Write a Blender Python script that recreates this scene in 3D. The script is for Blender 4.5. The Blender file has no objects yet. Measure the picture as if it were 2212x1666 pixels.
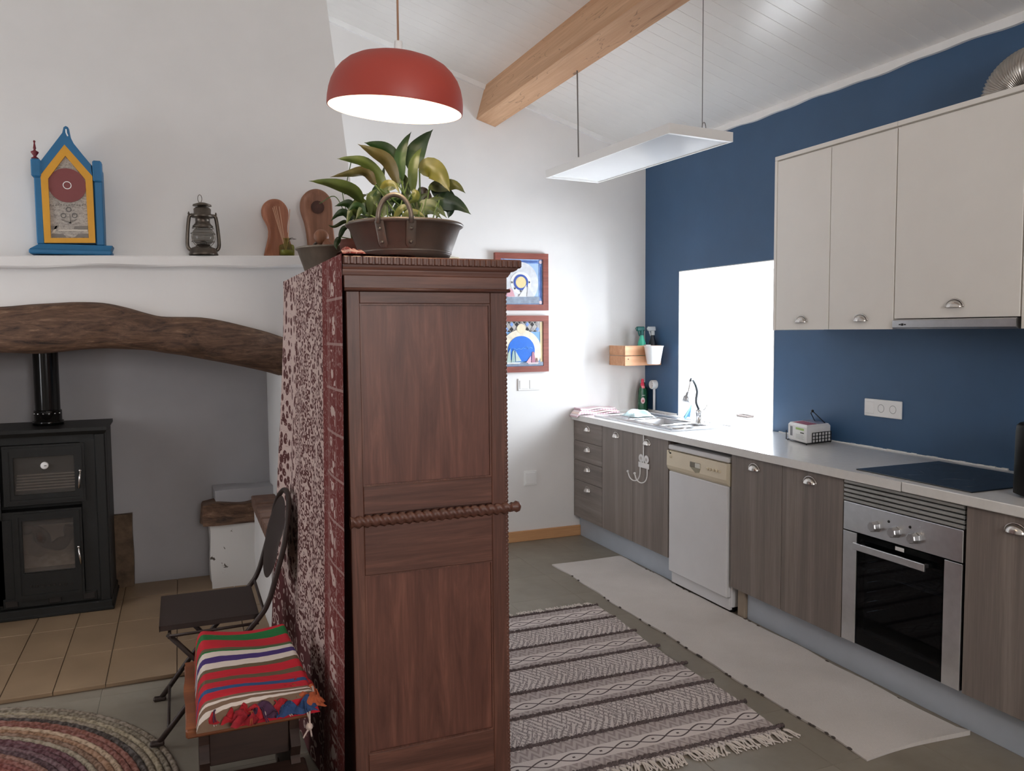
import bpy, math, random
from mathutils import Vector, Matrix
random.seed(7)
PI = math.pi
scene = bpy.context.scene
col = scene.collection

# ------------------------------------------------------------------ camera
F, CX, CY = 1760.0, 1106.0, 833.0            # pixels of the 2212 x 1666 frame
CAM = Vector((0.0, 0.0, 1.55))
def _axes():
    dy = Vector((386 - CX, -(719 - CY), -F)).normalized()
    dx = Vector((5530 - CX, -(677 - CY), -F))
    dx = (dx - dx.dot(dy) * dy).normalized()
    return dx, dy, dx.cross(dy)
AX = _axes()
def ray(px, py):
    c = Vector((px - CX, -(py - CY), -F))
    return Vector((AX[0].dot(c), AX[1].dot(c), AX[2].dot(c)))
def at(px, py, plane, val):
    """the point seen at a pixel, on the plane x=val, y=val or z=val"""
    d = ray(px, py); k = 'xyz'.index(plane)
    return CAM + d * ((val - CAM[k]) / d[k])
cam_data = bpy.data.cameras.new('camera')
cam_data.sensor_fit = 'HORIZONTAL'; cam_data.sensor_width = 36.0
cam_data.lens = F * 36.0 / 2212.0
cam_data.clip_start = 0.02
cam = bpy.data.objects.new('camera', cam_data); col.objects.link(cam)
M = Matrix.Identity(4)
for i in range(3):
    for j in range(3): M[i][j] = AX[i][j]
    M[i][3] = CAM[i]
cam.matrix_world = M
scene.camera = cam

# ------------------------------------------------------------------ light
vs = scene.view_settings
vs.view_transform = 'Standard'; vs.look = 'None'; vs.gamma = 1.0; vs.use_curve_mapping = False
vs.exposure = 0.3
try:
    scene.cycles.use_denoising = True
    scene.cycles.max_bounces = 8
    scene.cycles.adaptive_threshold = .035
    scene.cycles.diffuse_bounces = 6
    scene.cycles.sample_clamp_indirect = 6.0
    scene.cycles.caustics_reflective = False
    scene.cycles.caustics_refractive = False
except Exception:
    pass
world = bpy.data.worlds.new('world'); scene.world = world
world.use_nodes = True
bg = world.node_tree.nodes['Background']
bg.inputs[0].default_value = (0.86, 0.93, 1.0, 1); bg.inputs[1].default_value = 3.2
def area(name, loc, direction, sx, sy, power, color):
    l = bpy.data.lights.new(name, 'AREA'); l.shape = 'RECTANGLE'; l.size = sx; l.size_y = sy
    l.energy = power; l.color = color
    o = bpy.data.objects.new(name, l); col.objects.link(o); o.location = loc
    o.rotation_euler = Vector(direction).to_track_quat('-Z', 'Y').to_euler()
    return o
# daylight entering through the kitchen window, the window in the left wall and the window behind
area('daylight_kitchen_window', (3.97, 4.475, 1.45), (-1, 0, 0), 0.98, 0.98, 118, (0.89, 0.95, 1.0))
area('daylight_side_window', (-2.36, 3.70, 1.55), (1, 0, 0), 1.1, 1.1, 8.5, (1.0, 0.95, 0.92))
area('daylight_rear_window', (0.9, -2.12, 2.1), (0, 1, 0), 1.4, 1.1, 60, (1.0, 0.94, 0.90))

# ------------------------------------------------------------------ mesh helpers
class MB:
    """collects shapes in world (or local) coordinates; build() links them as ONE mesh object"""
    def __init__(s): s.v = []; s.f = []; s.sm = []
    def add(s, vs_, fs, smooth=False):
        b = len(s.v); s.v += [tuple(p) for p in vs_]
        for f in fs: s.f.append(tuple(b + i for i in f)); s.sm.append(smooth)
        return s
    def box(s, a, b, c=0.0):
        x0, y0, z0 = (min(a[i], b[i]) for i in range(3)); x1, y1, z1 = (max(a[i], b[i]) for i in range(3))
        if c <= 0:
            v = [(x, y, z) for z in (z0, z1) for y in (y0, y1) for x in (x0, x1)]
            return s.add(v, [(0,2,3,1),(4,5,7,6),(0,1,5,4),(2,6,7,3),(0,4,6,2),(1,3,7,5)])
        c = min(c, (x1-x0)*.45, (y1-y0)*.45, (z1-z0)*.45)
        v = []; idx = {}
        for sx in (0, 1):
            for sy in (0, 1):
                for sz in (0, 1):
                    X, Y, Z = (x0, x1)[sx], (y0, y1)[sy], (z0, z1)[sz]
                    dx, dy, dz = c*(1-2*sx), c*(1-2*sy), c*(1-2*sz)
                    for ax, p in enumerate(((X, Y+dy, Z+dz), (X+dx, Y, Z+dz), (X+dx, Y+dy, Z))):
                        idx[(sx, sy, sz, ax)] = len(v); v.append(p)
        f = []
        for ax in range(3):
            for sd in (0, 1):
                q = []
                for (p, r) in ((0,0),(1,0),(1,1),(0,1)):
                    k = [0,0,0]; k[ax] = sd; k[(ax+1)%3] = p; k[(ax+2)%3] = r
                    q.append(idx[(*k, ax)])
                f.append(tuple(q if sd else q[::-1]))
        for ax in range(3):
            b1, b2 = (ax+1)%3, (ax+2)%3
            for p in (0, 1):
                for r in (0, 1):
                    k0 = [0,0,0]; k0[b1] = p; k0[b2] = r; k1 = list(k0); k1[ax] = 1
                    f.append((idx[(*k0, b1)], idx[(*k0, b2)], idx[(*k1, b2)], idx[(*k1, b1)]))
        for sx in (0,1):
            for sy in (0,1):
                for sz in (0,1): f.append(tuple(idx[(sx,sy,sz,a)] for a in range(3)))
        return s.add(v, f)
    def prism(s, poly, axis, a, b, smooth=False):
        """polygon in the two other axes (in order x,y,z without axis) extruded along axis from a to b"""
        n = len(poly)
        def mk(p, t):
            q = list(p); q.insert('xyz'.index(axis), t); return tuple(q)
        v = [mk(p, a) for p in poly] + [mk(p, b) for p in poly]
        s.add(v, [tuple(range(n)), tuple(range(2*n-1, n-1, -1))])
        s.add(v, [(i, (i+1)%n, n+(i+1)%n, n+i) for i in range(n)], smooth)
        return s
    def ring(s, outer, inner, axis, a, b):
        """a flat frame between two polygons of equal count, extruded along axis"""
        n = len(outer)
        def mk(p, t):
            q = list(p); q.insert('xyz'.index(axis), t); return tuple(q)
        v = [mk(p, a) for p in outer] + [mk(p, a) for p in inner] + [mk(p, b) for p in outer] + [mk(p, b) for p in inner]
        f = []
        for i in range(n):
            j = (i+1) % n
            f += [(i, j, n+j, n+i), (2*n+i, 3*n+i, 3*n+j, 2*n+j), (i, 2*n+i, 2*n+j, j), (n+i, n+j, 3*n+j, 3*n+i)]
        return s.add(v, f)
    def lathe(s, prof, c, n=32, axis='z', a0=0, a1=2*PI, smooth=True):
        full = abs(a1-a0-2*PI) < 1e-6; m = n if full else n+1
        v = []
        for (r, h) in prof:
            for k in range(m):
                a = a0 + (a1-a0)*k/n
                p = (r*math.cos(a), r*math.sin(a), h)
                if axis == 'x': p = (p[2], p[0], p[1])
                elif axis == 'y': p = (p[0], p[2], p[1])
                v.append((c[0]+p[0], c[1]+p[1], c[2]+p[2]))
        f = []
        for i in range(len(prof)-1):
            for k in range(n):
                k2 = (k+1) % m
                f.append((i*m+k, i*m+k2, (i+1)*m+k2, (i+1)*m+k))
        return s.add(v, f, smooth)
    def tube(s, pts, r, n=8, closed=False, smooth=True, sy=1.0):
        pts = [Vector(p) for p in pts]; N = len(pts)
        rr = r if isinstance(r, (list, tuple)) else [r]*N
        v = []; up = None
        for i, p in enumerate(pts):
            if closed: t = pts[(i+1)%N] - pts[i-1]
            else: t = pts[min(i+1, N-1)] - pts[max(i-1, 0)]
            if t.length < 1e-9: t = Vector((0,0,1))
            t.normalize()
            if up is None:
                up = Vector((0,0,1)) if abs(t.z) < .9 else Vector((1,0,0))
            up = (up - up.dot(t)*t)
            if up.length < 1e-6: up = t.orthogonal()
            up.normalize(); sd = t.cross(up)
            for k in range(n):
                a = 2*PI*k/n
                v.append(p + rr[i]*(math.cos(a)*sd + sy*math.sin(a)*up))
        f = []
        M_ = N if closed else N-1
        for i in range(M_):
            for k in range(n):
                i2 = (i+1) % N
                f.append((i*n+k, i*n+(k+1)%n, i2*n+(k+1)%n, i2*n+k))
        s.add(v, f, smooth)
        if not closed:
            b = len(s.v) - len(v)
            s.f.append(tuple(b+k for k in range(n-1, -1, -1))); s.sm.append(False)
            s.f.append(tuple(b+(N-1)*n+k for k in range(n))); s.sm.append(False)
        return s
    def grid(s, fn, nu, nv, smooth=True, closeu=False):
        v = [fn(i/nu, j/nv) for j in range(nv+1) for i in range(nu+1)]
        f = [(j*(nu+1)+i, j*(nu+1)+i+1, (j+1)*(nu+1)+i+1, (j+1)*(nu+1)+i) for j in range(nv) for i in range(nu)]
        return s.add(v, f, smooth)
    def ball(s, c, r, n=12, m=8, sc=(1,1,1)):
        prof = [(max(1e-4, math.sin(PI*i/m))*r, -math.cos(PI*i/m)*r) for i in range(m+1)]
        b = len(s.v); s.lathe(prof, (0,0,0), n)
        for i in range(b, len(s.v)):
            p = s.v[i]; s.v[i] = (c[0]+p[0]*sc[0], c[1]+p[1]*sc[1], c[2]+p[2]*sc[2])
        return s
    def xf(s, mat):
        s.v = [tuple(mat @ Vector(p)) for p in s.v]; return s
    def mesh(s, name, mat, off=(0,0,0)):
        me = bpy.data.meshes.new(name)
        me.from_pydata([(p[0]-off[0], p[1]-off[1], p[2]-off[2]) for p in s.v], [], s.f)
        for i, p in enumerate(me.polygons): p.use_smooth = s.sm[i]
        if mat: me.materials.append(mat)
        me.update()
        return me
    def build(s, name, mat, parent=None, loc=None):
        """top-level: origin at loc; child: vertices are taken relative to the parent's world origin"""
        if parent is not None:
            off = ORG[parent.name]
            o = bpy.data.objects.new(name, s.mesh(name, mat, off)); col.objects.link(o); o.parent = parent
            ORG[o.name] = off
        else:
            off = Vector(loc) if loc is not None else Vector((0,0,0))
            o = bpy.data.objects.new(name, s.mesh(name, mat, off)); col.objects.link(o); o.location = off
            ORG[o.name] = off
        return o
ORG = {}
def tag(o, label=None, cat=None, group=None, kind=None):
    if label: o['label'] = label
    if cat: o['category'] = cat
    if group: o['group'] = group
    if kind: o['kind'] = kind
    return o
def thing(name, label, cat, loc, group=None, kind=None):
    o = bpy.data.objects.new(name, None); col.objects.link(o); o.location = loc
    o.empty_display_size = .05
    ORG[o.name] = Vector(loc)
    return tag(o, label, cat, group, kind)
def piece(name, me, parent, loc, rot=None, scale=None):
    """a child that shares mesh data, placed at a world position"""
    o = bpy.data.objects.new(name, me); col.objects.link(o); o.parent = parent
    o.location = Vector(loc) - ORG[parent.name]
    if rot: o.rotation_euler = rot
    if scale: o.scale = scale
    ORG[o.name] = Vector(loc)
    return o
def rect(x0, x1, z0, z1): return [(x0, z0), (x1, z0), (x1, z1), (x0, z1)]
def circ(cx, cz, r, n=32, a0=0, a1=2*PI, rz=None):
    full = abs(a1-a0-2*PI) < 1e-6
    m = n if full else n+1
    return [(cx+r*math.cos(a0+(a1-a0)*k/n), cz+(rz or r)*math.sin(a0+(a1-a0)*k/n)) for k in range(m)]
def spline(pts, n=8):
    """Catmull-Rom through points"""
    P = [Vector(p) for p in pts]; P = [2*P[0]-P[1]] + P + [2*P[-1]-P[-2]]
    out = []
    for i in range(1, len(P)-2):
        for k in range(n):
            t = k/n; a, b, c, d = P[i-1], P[i], P[i+1], P[i+2]
            out.append(.5*((2*b)+(c-a)*t+(2*a-5*b+4*c-d)*t*t+(3*b-a-3*c+d)*t**3))
    out.append(P[-2]); return out
def lerp(a, b, t): return a+(b-a)*t

# ------------------------------------------------------------------ materials
def srgb(r, g, b):
    def c(u):
        u /= 255.0
        return u/12.92 if u <= .04045 else ((u+.055)/1.055)**2.4
    return (c(r), c(g), c(b))
class NT:
    def __init__(s, name):
        s.m = bpy.data.materials.new(name); s.m.use_nodes = True
        s.t = s.m.node_tree; s.n = s.t.nodes; s.l = s.t.links
        s.b = s.n['Principled BSDF']
    def new(s, typ, **kw):
        o = s.n.new(typ)
        for k, v in kw.items(): setattr(o, k, v)
        return o
    def put(s, sock, v):
        if hasattr(v, 'links') or hasattr(v, 'is_linked'): s.l.new(v, sock)
        elif isinstance(v, (tuple, list)):
            sock.default_value = tuple(v) if len(v) == len(sock.default_value) else (*v, 1)
        else: sock.default_value = v
    def math(s, op, a, b=0.0, c=0.0):
        o = s.new('ShaderNodeMath', operation=op)
        s.put(o.inputs[0], a); s.put(o.inputs[1], b); s.put(o.inputs[2], c)
        return o.outputs[0]
    def mix(s, fac, a, b):
        o = s.new('ShaderNodeMix', data_type='RGBA')
        s.put(o.inputs[0], fac); s.put(o.inputs[6], a); s.put(o.inputs[7], b)
        return o.outputs[2]
    def coord(s, scale=(1,1,1), loc=(0,0,0), rot=(0,0,0)):
        c = s.new('ShaderNodeTexCoord'); m = s.new('ShaderNodeMapping')
        m.inputs['Location'].default_value = loc; m.inputs['Rotation'].default_value = rot; m.inputs['Scale'].default_value = scale
        s.l.new(c.outputs['Object'], m.inputs[0]); return m.outputs[0]
    def xyz(s, vec=None):
        if vec is None: vec = s.coord()
        o = s.new('ShaderNodeSeparateXYZ'); s.l.new(vec, o.inputs[0]); return o.outputs
    def noise(s, vec, scale=5, detail=4, rough=.55, dist=0.0):
        o = s.new('ShaderNodeTexNoise'); s.l.new(vec, o.inputs['Vector'])
        o.inputs['Scale'].default_value = scale; o.inputs['Detail'].default_value = detail
        o.inputs['Roughness'].default_value = rough; o.inputs['Distortion'].default_value = dist
        return o.outputs[0]
    def voronoi(s, vec, scale=20, feature='F1', rand=1.0):
        o = s.new('ShaderNodeTexVoronoi', feature=feature); s.l.new(vec, o.inputs['Vector'])
        o.inputs['Scale'].default_value = scale; o.inputs['Randomness'].default_value = rand
        return o.outputs[0]
    def ramp(s, fac, stops):
        o = s.new('ShaderNodeValToRGB'); s.l.new(fac, o.inputs[0]); e = o.color_ramp.elements
        while len(e) < len(stops): e.new(.5)
        for i, (p, c) in enumerate(stops): e[i].position = p; e[i].color = (*c[:3], 1)
        return o.outputs[0]
    def step(s, v, lo, hi):
        o = s.new('ShaderNodeMapRange'); s.put(o.inputs[0], v)
        o.inputs[1].default_value = lo; o.inputs[2].default_value = hi
        return o.outputs[0]
    def band(s, v, lo, hi):
        return s.math('MULTIPLY', s.math('GREATER_THAN', v, lo), s.math('LESS_THAN', v, hi))
    def bump(s, h, strength=.2, dist=.002):
        o = s.new('ShaderNodeBump'); s.put(o.inputs['Height'], h)
        o.inputs['Strength'].default_value = strength; o.inputs['Distance'].default_value = dist
        s.l.new(o.outputs[0], s.b.inputs['Normal'])
    def done(s, color=None, rough=.6, metal=0.0, spec=None, coat=None):
        if color is not None: s.put(s.b.inputs['Base Color'], color)
        s.put(s.b.inputs['Roughness'], rough); s.put(s.b.inputs['Metallic'], metal)
        if spec is not None: s.b.inputs['Specular IOR Level'].default_value = spec
        if coat: s.b.inputs['Coat Weight'].default_value = coat; s.b.inputs['Coat Roughness'].default_value = .1
        return s.m
def mul(c, k): return tuple(min(1, x*k) for x in c)
def mat(name, c, rough=.6, metal=0.0, var=.08, vs_=6, bump=0.0, bs=60, spec=None, coat=None):
    t = NT(name); v = t.coord()
    n = t.noise(v, vs_)
    colr = t.ramp(n, [(.3, mul(c, 1-var)), (.7, mul(c, 1+var))])
    if bump: t.bump(t.noise(v, bs, 5), bump, .003)
    return t.done(colr, rough, metal, spec, coat)
def wood(name, c1, c2, axis='Z', scale=14, stretch=14, rough=.5, bump=.15, dist=1.2, coat=None, knots=False):
    t = NT(name)
    sc = [scale]*3; sc['XYZ'.index(axis)] = scale/stretch
    v = t.coord(tuple(sc))
    n = t.noise(v, 1.0, 6, .6, dist)
    sc2 = [scale*7]*3; sc2['XYZ'.index(axis)] = scale*.35
    n2 = t.noise(t.coord(tuple(sc2)), 1.0, 3, .6)
    f = t.math('ADD', t.math('MULTIPLY', n, .72), t.math('MULTIPLY', n2, .28))
    colr = t.ramp(f, [(.32, c1), (.52, tuple(lerp(c1[i], c2[i], .45) for i in range(3))), (.68, c2)])
    if knots:
        kv = [3.2]*3; kv['XYZ'.index(axis)] = 1.5
        w = t.voronoi(t.coord(tuple(kv)), 1.6); cr = t.noise(t.coord((16, 16, 1.3) if axis == 'Z' else ((1.3, 16, 16) if axis == 'X' else (16, 1.3, 16))), 1, 2, .5, .4)
        colr = t.mix(t.math('MULTIPLY', t.step(w, .075, .045), .75), colr, mul(c1, .35))
        colr = t.mix(t.math('MULTIPLY', t.band(cr, .497, .503), .6), colr, mul(c1, .4))
    t.bump(f, bump, .002)
    return t.done(colr, rough, 0, None, coat)
def glass(name, c, alpha, rough=.05, base=.25):
    t = NT(name)
    m = t.new('ShaderNodeMixShader'); tr = t.new('ShaderNodeBsdfTransparent')
    tr.inputs[0].default_value = (*c, 1)
    t.done(mul(c, base), rough)
    out = t.n['Material Output']
    t.l.new(tr.outputs[0], m.inputs[1]); t.l.new(t.b.outputs[0], m.inputs[2]); m.inputs[0].default_value = alpha
    t.l.new(m.outputs[0], out.inputs[0])
    return t.m
def emitter(name, c, strength):
    t = NT(name); t.b.inputs['Emission Color'].default_value = (*c, 1); t.b.inputs['Emission Strength'].default_value = strength
    return t.done(c, .5)

K = {}
K['plaster'] = mat('white_plaster', (.80, .785, .77), .85, 0, .03, 2.5, .25, 9)
K['blue'] = mat('blue_paint', srgb(58, 91, 126), .5, 0, .06, 3, .12, 30)
K['white_gloss'] = mat('white_lacquer', (.66, .64, .61), .35, 0, .02)
K['white_plastic'] = mat('white_plastic', (.86, .86, .85), .35, 0, .02)
K['ceiling'] = mat('white_ceiling_board', (.85, .83, .80), .22, 0, .02)
K['trim'] = mat('white_trim', (.88, .88, .87), .6, 0, .04, 8, .3, 40)
K['pine'] = wood('pine', srgb(188, 140, 102), srgb(222, 180, 142), 'Y', 10, 22, .55, .1, 1.2, None, True)
K['pinex'] = wood('pine_across', srgb(196, 138, 98), srgb(232, 182, 142), 'X', 12, 16, .55, .1)
K['ward'] = wood('mahogany', srgb(68, 38, 29), srgb(120, 78, 63), 'Z', 26, 16, .46, .2, 1.0)
K['wardx'] = wood('mahogany_across', srgb(68, 38, 29), srgb(120, 78, 63), 'X', 26, 16, .46, .2, 1.0)
K['ward2'] = wood('mahogany_panel', srgb(80, 45, 35), srgb(126, 80, 65), 'Z', 18, 9, .46, .2, 1.6)
K['cab'] = wood('grey_oak_laminate', srgb(106, 97, 92), srgb(146, 135, 128), 'Z', 16, 40, .42, .08, .6)
K['cabh'] = wood('grey_oak_laminate_across', srgb(106, 97, 92), srgb(146, 135, 128), 'Y', 16, 40, .42, .08, .6)
K['plinth'] = mat('grey_plinth', srgb(176, 184, 194), .4, .1, .04)
K['counter'] = mat('pale_worktop', (.73, .72, .70), .16, 0, .03, 40)
K['steel'] = mat('brushed_steel', (.70, .71, .73), .28, 1.0, .05, 30)
K['steel_d'] = mat('dull_steel', (.50, .50, .51), .34, 1.0, .05, 30)
K['chrome'] = mat('chrome', (.78, .78, .78), .10, 1.0, .02)
K['nickel'] = mat('nickel', (.66, .63, .60), .22, 1.0, .03)
K['black_glass'] = mat('black_glass', (.006, .008, .012), .06, 0, .02)
K['black_plastic'] = mat('black_plastic', (.006, .007, .007), .5, 0, .05, 6, 0, 60, .2)
K['dark'] = mat('dark_gap', (.01, .01, .01), .8, 0, .02)
K['oven_glass'] = glass('oven_glass', (.50, .56, .62), .35, .03, .01)
K['iron'] = mat('black_cast_iron', (.012, .0125, .012), .5, .3, .1, 20, .15, 90)
K['iron2'] = mat('black_painted_steel', (.017, .014, .013), .45, .2, .08, 20)
K['stove_glass'] = glass('stove_glass', (.86, .82, .78), .22, .06)
K['enamel_pipe'] = mat('black_enamel_pipe', (.006, .006, .006), .12, .2, .02)
K['beige_dw'] = mat('yellowed_panel', srgb(220, 208, 184), .4, 0, .03)
K['dw'] = mat('white_enamel', (.66, .66, .67), .35, 0, .03)
K['red'] = mat('red_lamp_paint', srgb(170, 66, 54), .5, 0, .03)
K['lamp_in'] = mat('lamp_white', (.9, .88, .84), .5, 0, .01)
K['terracotta'] = mat('terracotta', srgb(92, 46, 34), .8, 0, .1, 20, .1)
K['soil'] = mat('soil', (.03, .018, .01), .95, 0, .3, 60, .5, 80)
K['pan'] = mat('weathered_pewter', srgb(104, 94, 86), .40, .45, .18, 9, .2, 30)
K['pan2'] = mat('old_tin', srgb(126, 116, 104), .45, .5, .2, 10, .2, 30)
K['brass'] = mat('brass', srgb(170, 130, 66), .3, .9, .1, 12)
K['floor'] = None
# ================================================================== the room
XR, XL, YB, YF = 3.33, -2.3, 5.44, -2.2
RX = -0.3
def ceil_z(x): return 2.86 + .302*(XR - x) if x >= RX else 2.86 + .302*(XR - RX) - .302*(RX - x)

def floor_material():
    t = NT('polished_cement_floor'); v = t.coord()
    n = t.noise(v, 1.3, 6, .6, .4); n2 = t.noise(v, 9, 5, .6)
    f = t.math('ADD', t.math('MULTIPLY', n, .75), t.math('MULTIPLY', n2, .25))
    c = t.ramp(f, [(.3, srgb(116, 107, 95)), (.5, srgb(136, 128, 115)), (.7, srgb(152, 145, 132))])
    t.bump(n2, .04, .002)
    return t.done(c, t.math('ADD', t.math('MULTIPLY', n, .2), .36), 0)
K['floor'] = floor_material()
K['grout'] = mat('floor_grout', srgb(114, 104, 90), .7)
fl = MB().box((XL-.2, YF-.2, -.12), (XR+.6, YB+.2, -.004)).build('floor', K['grout'], None, (0, 0, 0))
tag(fl, 'grey polished cement tile floor of the whole room', None, None, 'structure')
TS = .41
nx, ny = math.ceil((XR-XL)/TS), math.ceil((YB-YF)/TS)
tile_me = {}
for i in range(nx):
    for j in range(ny):
        x0 = XR - (i+1)*TS; y0 = YB - (j+1)*TS
        x1, y1 = x0+TS, y0+TS; cx0 = max(x0, XL); cy0 = max(y0, YF)
        key = (round(x1-cx0, 3), round(y1-cy0, 3))
        if key not in tile_me:
            tile_me[key] = MB().box((.0005, .0005, -.006), (key[0]-.0005, key[1]-.0005, 0), .0005).mesh('tile', K['floor'])
        piece('tile', tile_me[key], fl, (cx0, cy0, 0))

wb = MB().prism([(XL-.2, -.1), (XR+.6, -.1), (XR+.6, ceil_z(XR)+.1), (XR, ceil_z(XR)+.05), (RX, ceil_z(RX)+.05), (XL-.2, ceil_z(XL))], 'y', YB, YB+.2).build('wall_back', K['plaster'], None, (0, YB, 0))
tag(wb, 'white plastered gable wall behind the fireplace and pictures', None, None, 'structure')

WY0, WY1, WZ0, WZ1 = 3.965, 4.985, .923, 1.96
m = MB()
m.box((XR, YF-.2, -.1), (XR+.5, WY0, 3.1)); m.box((XR, WY1, -.1), (XR+.5, YB, 3.1))
m.box((XR, WY0, -.1), (XR+.5, WY1, WZ0-.04)); m.box((XR, WY0, WZ1), (XR+.5, WY1, 3.1))
wr = m.build('wall_right', K['blue'], None, (XR, 0, 0)); tag(wr, 'dark blue painted kitchen wall with a deep window niche', None, None, 'structure')
m = MB()
m.box((XR-.001, WY0, WZ0), (XR+.49, WY0+.006, WZ1)); m.box((XR-.001, WY1-.006, WZ0), (XR+.49, WY1, WZ1)); m.box((XR-.001, WY0, WZ1-.006), (XR+.49, WY1, WZ1))
rv = m.build('reveal', K['plaster'], wr); rv['label'] = 'white window reveal'
# window at the outer side of the niche
w1 = thing('window_1', 'white framed kitchen window in the deep niche', None, (XR+.48, 4.475, WZ0), None, 'structure')
xw0, xw1 = 3.79, 3.83
fr = MB().ring(rect(WY0, WY1, WZ0, WZ1), rect(WY0+.05, WY1-.05, WZ0+.055, WZ1-.05), 'x', xw0, xw1).build('window_frame', K['white_plastic'], w1)
for (a, b) in ((WY0+.05, 4.455), (4.495, WY1-.05)):
    sh = MB().ring(rect(a, b, WZ0+.055, WZ1-.05), rect(a+.045, b-.045, WZ0+.10, WZ1-.095), 'x', xw0-.012, xw1-.01).build('sash', K['white_plastic'], w1)
    MB().box((xw0+.006, a+.045, WZ0+.10), (xw0+.012, b-.045, WZ1-.095)).build('pane', glass('window_glass', (.97, .98, 1.0), .06, .02), sh)
MB().box((xw0-.012, 4.455, WZ0+.055), (xw1-.01, 4.495, WZ1-.05), .004).build('mullion', K['white_plastic'], w1)
hd = MB().box((xw0-.03, 4.468, 1.38), (xw0-.012, 4.482, 1.44), .003); hd.box((xw0-.045, 4.466, 1.30), (xw0-.03, 4.484, 1.43), .005)
hd.build('handle', K['white_plastic'], w1)

def wall_with_hole(name, label, box, hole, axis):
    (x0, y0, z0), (x1, y1, z1) = box; (a0, a1, h0, h1) = hole
    m = MB()
    if axis == 'x':
        m.box((x0, y0, z0), (x1, a0, z1)); m.box((x0, a1, z0), (x1, y1, z1)); m.box((x0, a0, h1), (x1, a1, z1))
        if h0 > z0: m.box((x0, a0, z0), (x1, a1, h0))
    else:
        m.box((x0, y0, z0), (a0, y1, z1)); m.box((a1, y0, z0), (x1, y1, z1)); m.box((a0, y0, h1), (a1, y1, z1))
        if h0 > z0: m.box((a0, y0, z0), (a1, y1, h0))
    return tag(m.build(name, K['plaster'], None, (x0, y0, 0)), label, None, None, 'structure')
wall_with_hole('wall_left', 'white plastered wall with a window beside the fireplace', ((XL-.2, YF-.2, -.1), (XL, YB, 3.45)), (3.10, 4.30, .95, 2.15), 'x')
wall_with_hole('wall_front', 'white plastered gable wall opposite the fireplace', ((XL-.2, YF-.2, -.1), (XR+.5, YF, 4.05)), (.15, 1.65, 1.5, 2.7), 'y')
w3 = thing('window_2', 'white framed window in the left wall', None, (XL-.1, 3.7, .95), None, 'structure')
MB().ring(rect(3.10, 4.30, .95, 2.15), rect(3.15, 4.25, 1.0, 2.10), 'x', XL-.14, XL-.08).build('window_frame', K['white_plastic'], w3)
MB().box((XL-.13, 3.675, 1.0), (XL-.09, 3.725, 2.10)).build('mullion', K['white_plastic'], w3)
MB().box((XL-.115, 3.15, 1.0), (XL-.11, 4.25, 2.10)).build('pane', glass('side_window_glass', (.97, .98, 1.0), .06, .02), w3)
w2 = thing('window_3', 'white framed window in the front wall', None, (.9, YF-.1, 1.5), None, 'structure')
MB().ring(rect(.15, 1.65, 1.5, 2.7), rect(.21, 1.59, 1.56, 2.64), 'y', YF-.12, YF-.06).build('window_frame', K['white_plastic'], w2)
MB().box((.87, YF-.11, 1.56), (.93, YF-.07, 2.64)).build('mullion', K['white_plastic'], w2)
MB().box((.21, YF-.10, 1.56), (1.59, YF-.095, 2.64)).build('pane', glass('rear_window_glass', (.97, .98, 1.0), .06, .02), w2)

# ceiling: slab with boards running down the slope
m = MB().prism([(XL-.2, ceil_z(XL-.2)+.012), (RX, ceil_z(RX)+.012), (XR+.5, ceil_z(XR+.5)+.012), (XR+.5, ceil_z(XR+.5)+.15), (RX, ceil_z(RX)+.15), (XL-.2, ceil_z(XL-.2)+.15)], 'y', YF-.2, YB+.2)
ce = m.build('ceiling', K['ceiling'], None, (0, 0, 2.86)); tag(ce, 'white boarded sloping ceiling', None, None, 'structure')
ang = math.atan(.302); BL = (XR-RX)/math.cos(ang); BW = .098
def board_mesh():
    m = MB(); c = .0016; t = .013
    prof = [(0.0002, 0), (.0002, -t+c), (c, -t), (BW/2-.0008-.001, -t), (BW-c, -t), (BW-.0002, -t+c), (BW-.0002, 0)]
    n = len(prof)
    v = [(0, y, z) for (y, z) in prof] + [(BL, y, z) for (y, z) in prof]
    m.add(v, [tuple(range(n)), tuple(range(2*n-1, n-1, -1))] + [(i, (i+1) % n, n+(i+1) % n, n+i) for i in range(n)])
    return m.mesh('board', K['ceiling'])
bme = board_mesh(); y = YB
while y > YF+.01:
    y -= BW
    piece('board', bme, ce, (RX, y, ceil_z(RX)+.013), (0, ang, 0))

# purlin beam
bx0, bx1 = 2.035, 2.174      # set square to the roof slope
bm = MB().prism([(1.965, 3.015), (2.104, 2.973), (2.1735, 3.216), (2.0345, 3.258)], 'y', YF, YB-.002)
tag(bm.build('ceiling_beam', K['pine'], None, (2.03, 0, 3.0)), 'square pine beam under the sloping ceiling', 'beam')

# mouldings at the ceiling edge
m = MB(); N = 160; v = []
for i in range(N+1):
    y = lerp(YF, YB, i/N); w_ = .004*math.sin(y*7.3)+.003*math.sin(y*19+1)
    v += [(XR-.016, y, 2.826+w_), (XR, y, 2.824+w_), (XR, y, 2.862), (XR-.016, y, 2.866)]
m.add(v, [(i*4+k, i*4+(k+1) % 4, (i+1)*4+(k+1) % 4, (i+1)*4+k) for i in range(N) for k in range(4)]+[(3, 2, 1, 0), (N*4, N*4+1, N*4+2, N*4+3)])
tag(m.build('trim_1', K['trim'], None, (XR, 0, 2.8)), 'uneven white strip between blue wall and ceiling', None, None, 'structure')
def strip(x0, x1): return [(x0, ceil_z(x0)-.035), (x1, ceil_z(x1)-.035), (x1, ceil_z(x1)), (x0, ceil_z(x0))]
m = MB().prism(strip(.3, bx0-.002), 'y', YB-.022, YB); m.prism(strip(bx1+.002, XR-.05), 'y', YB-.022, YB)
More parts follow.
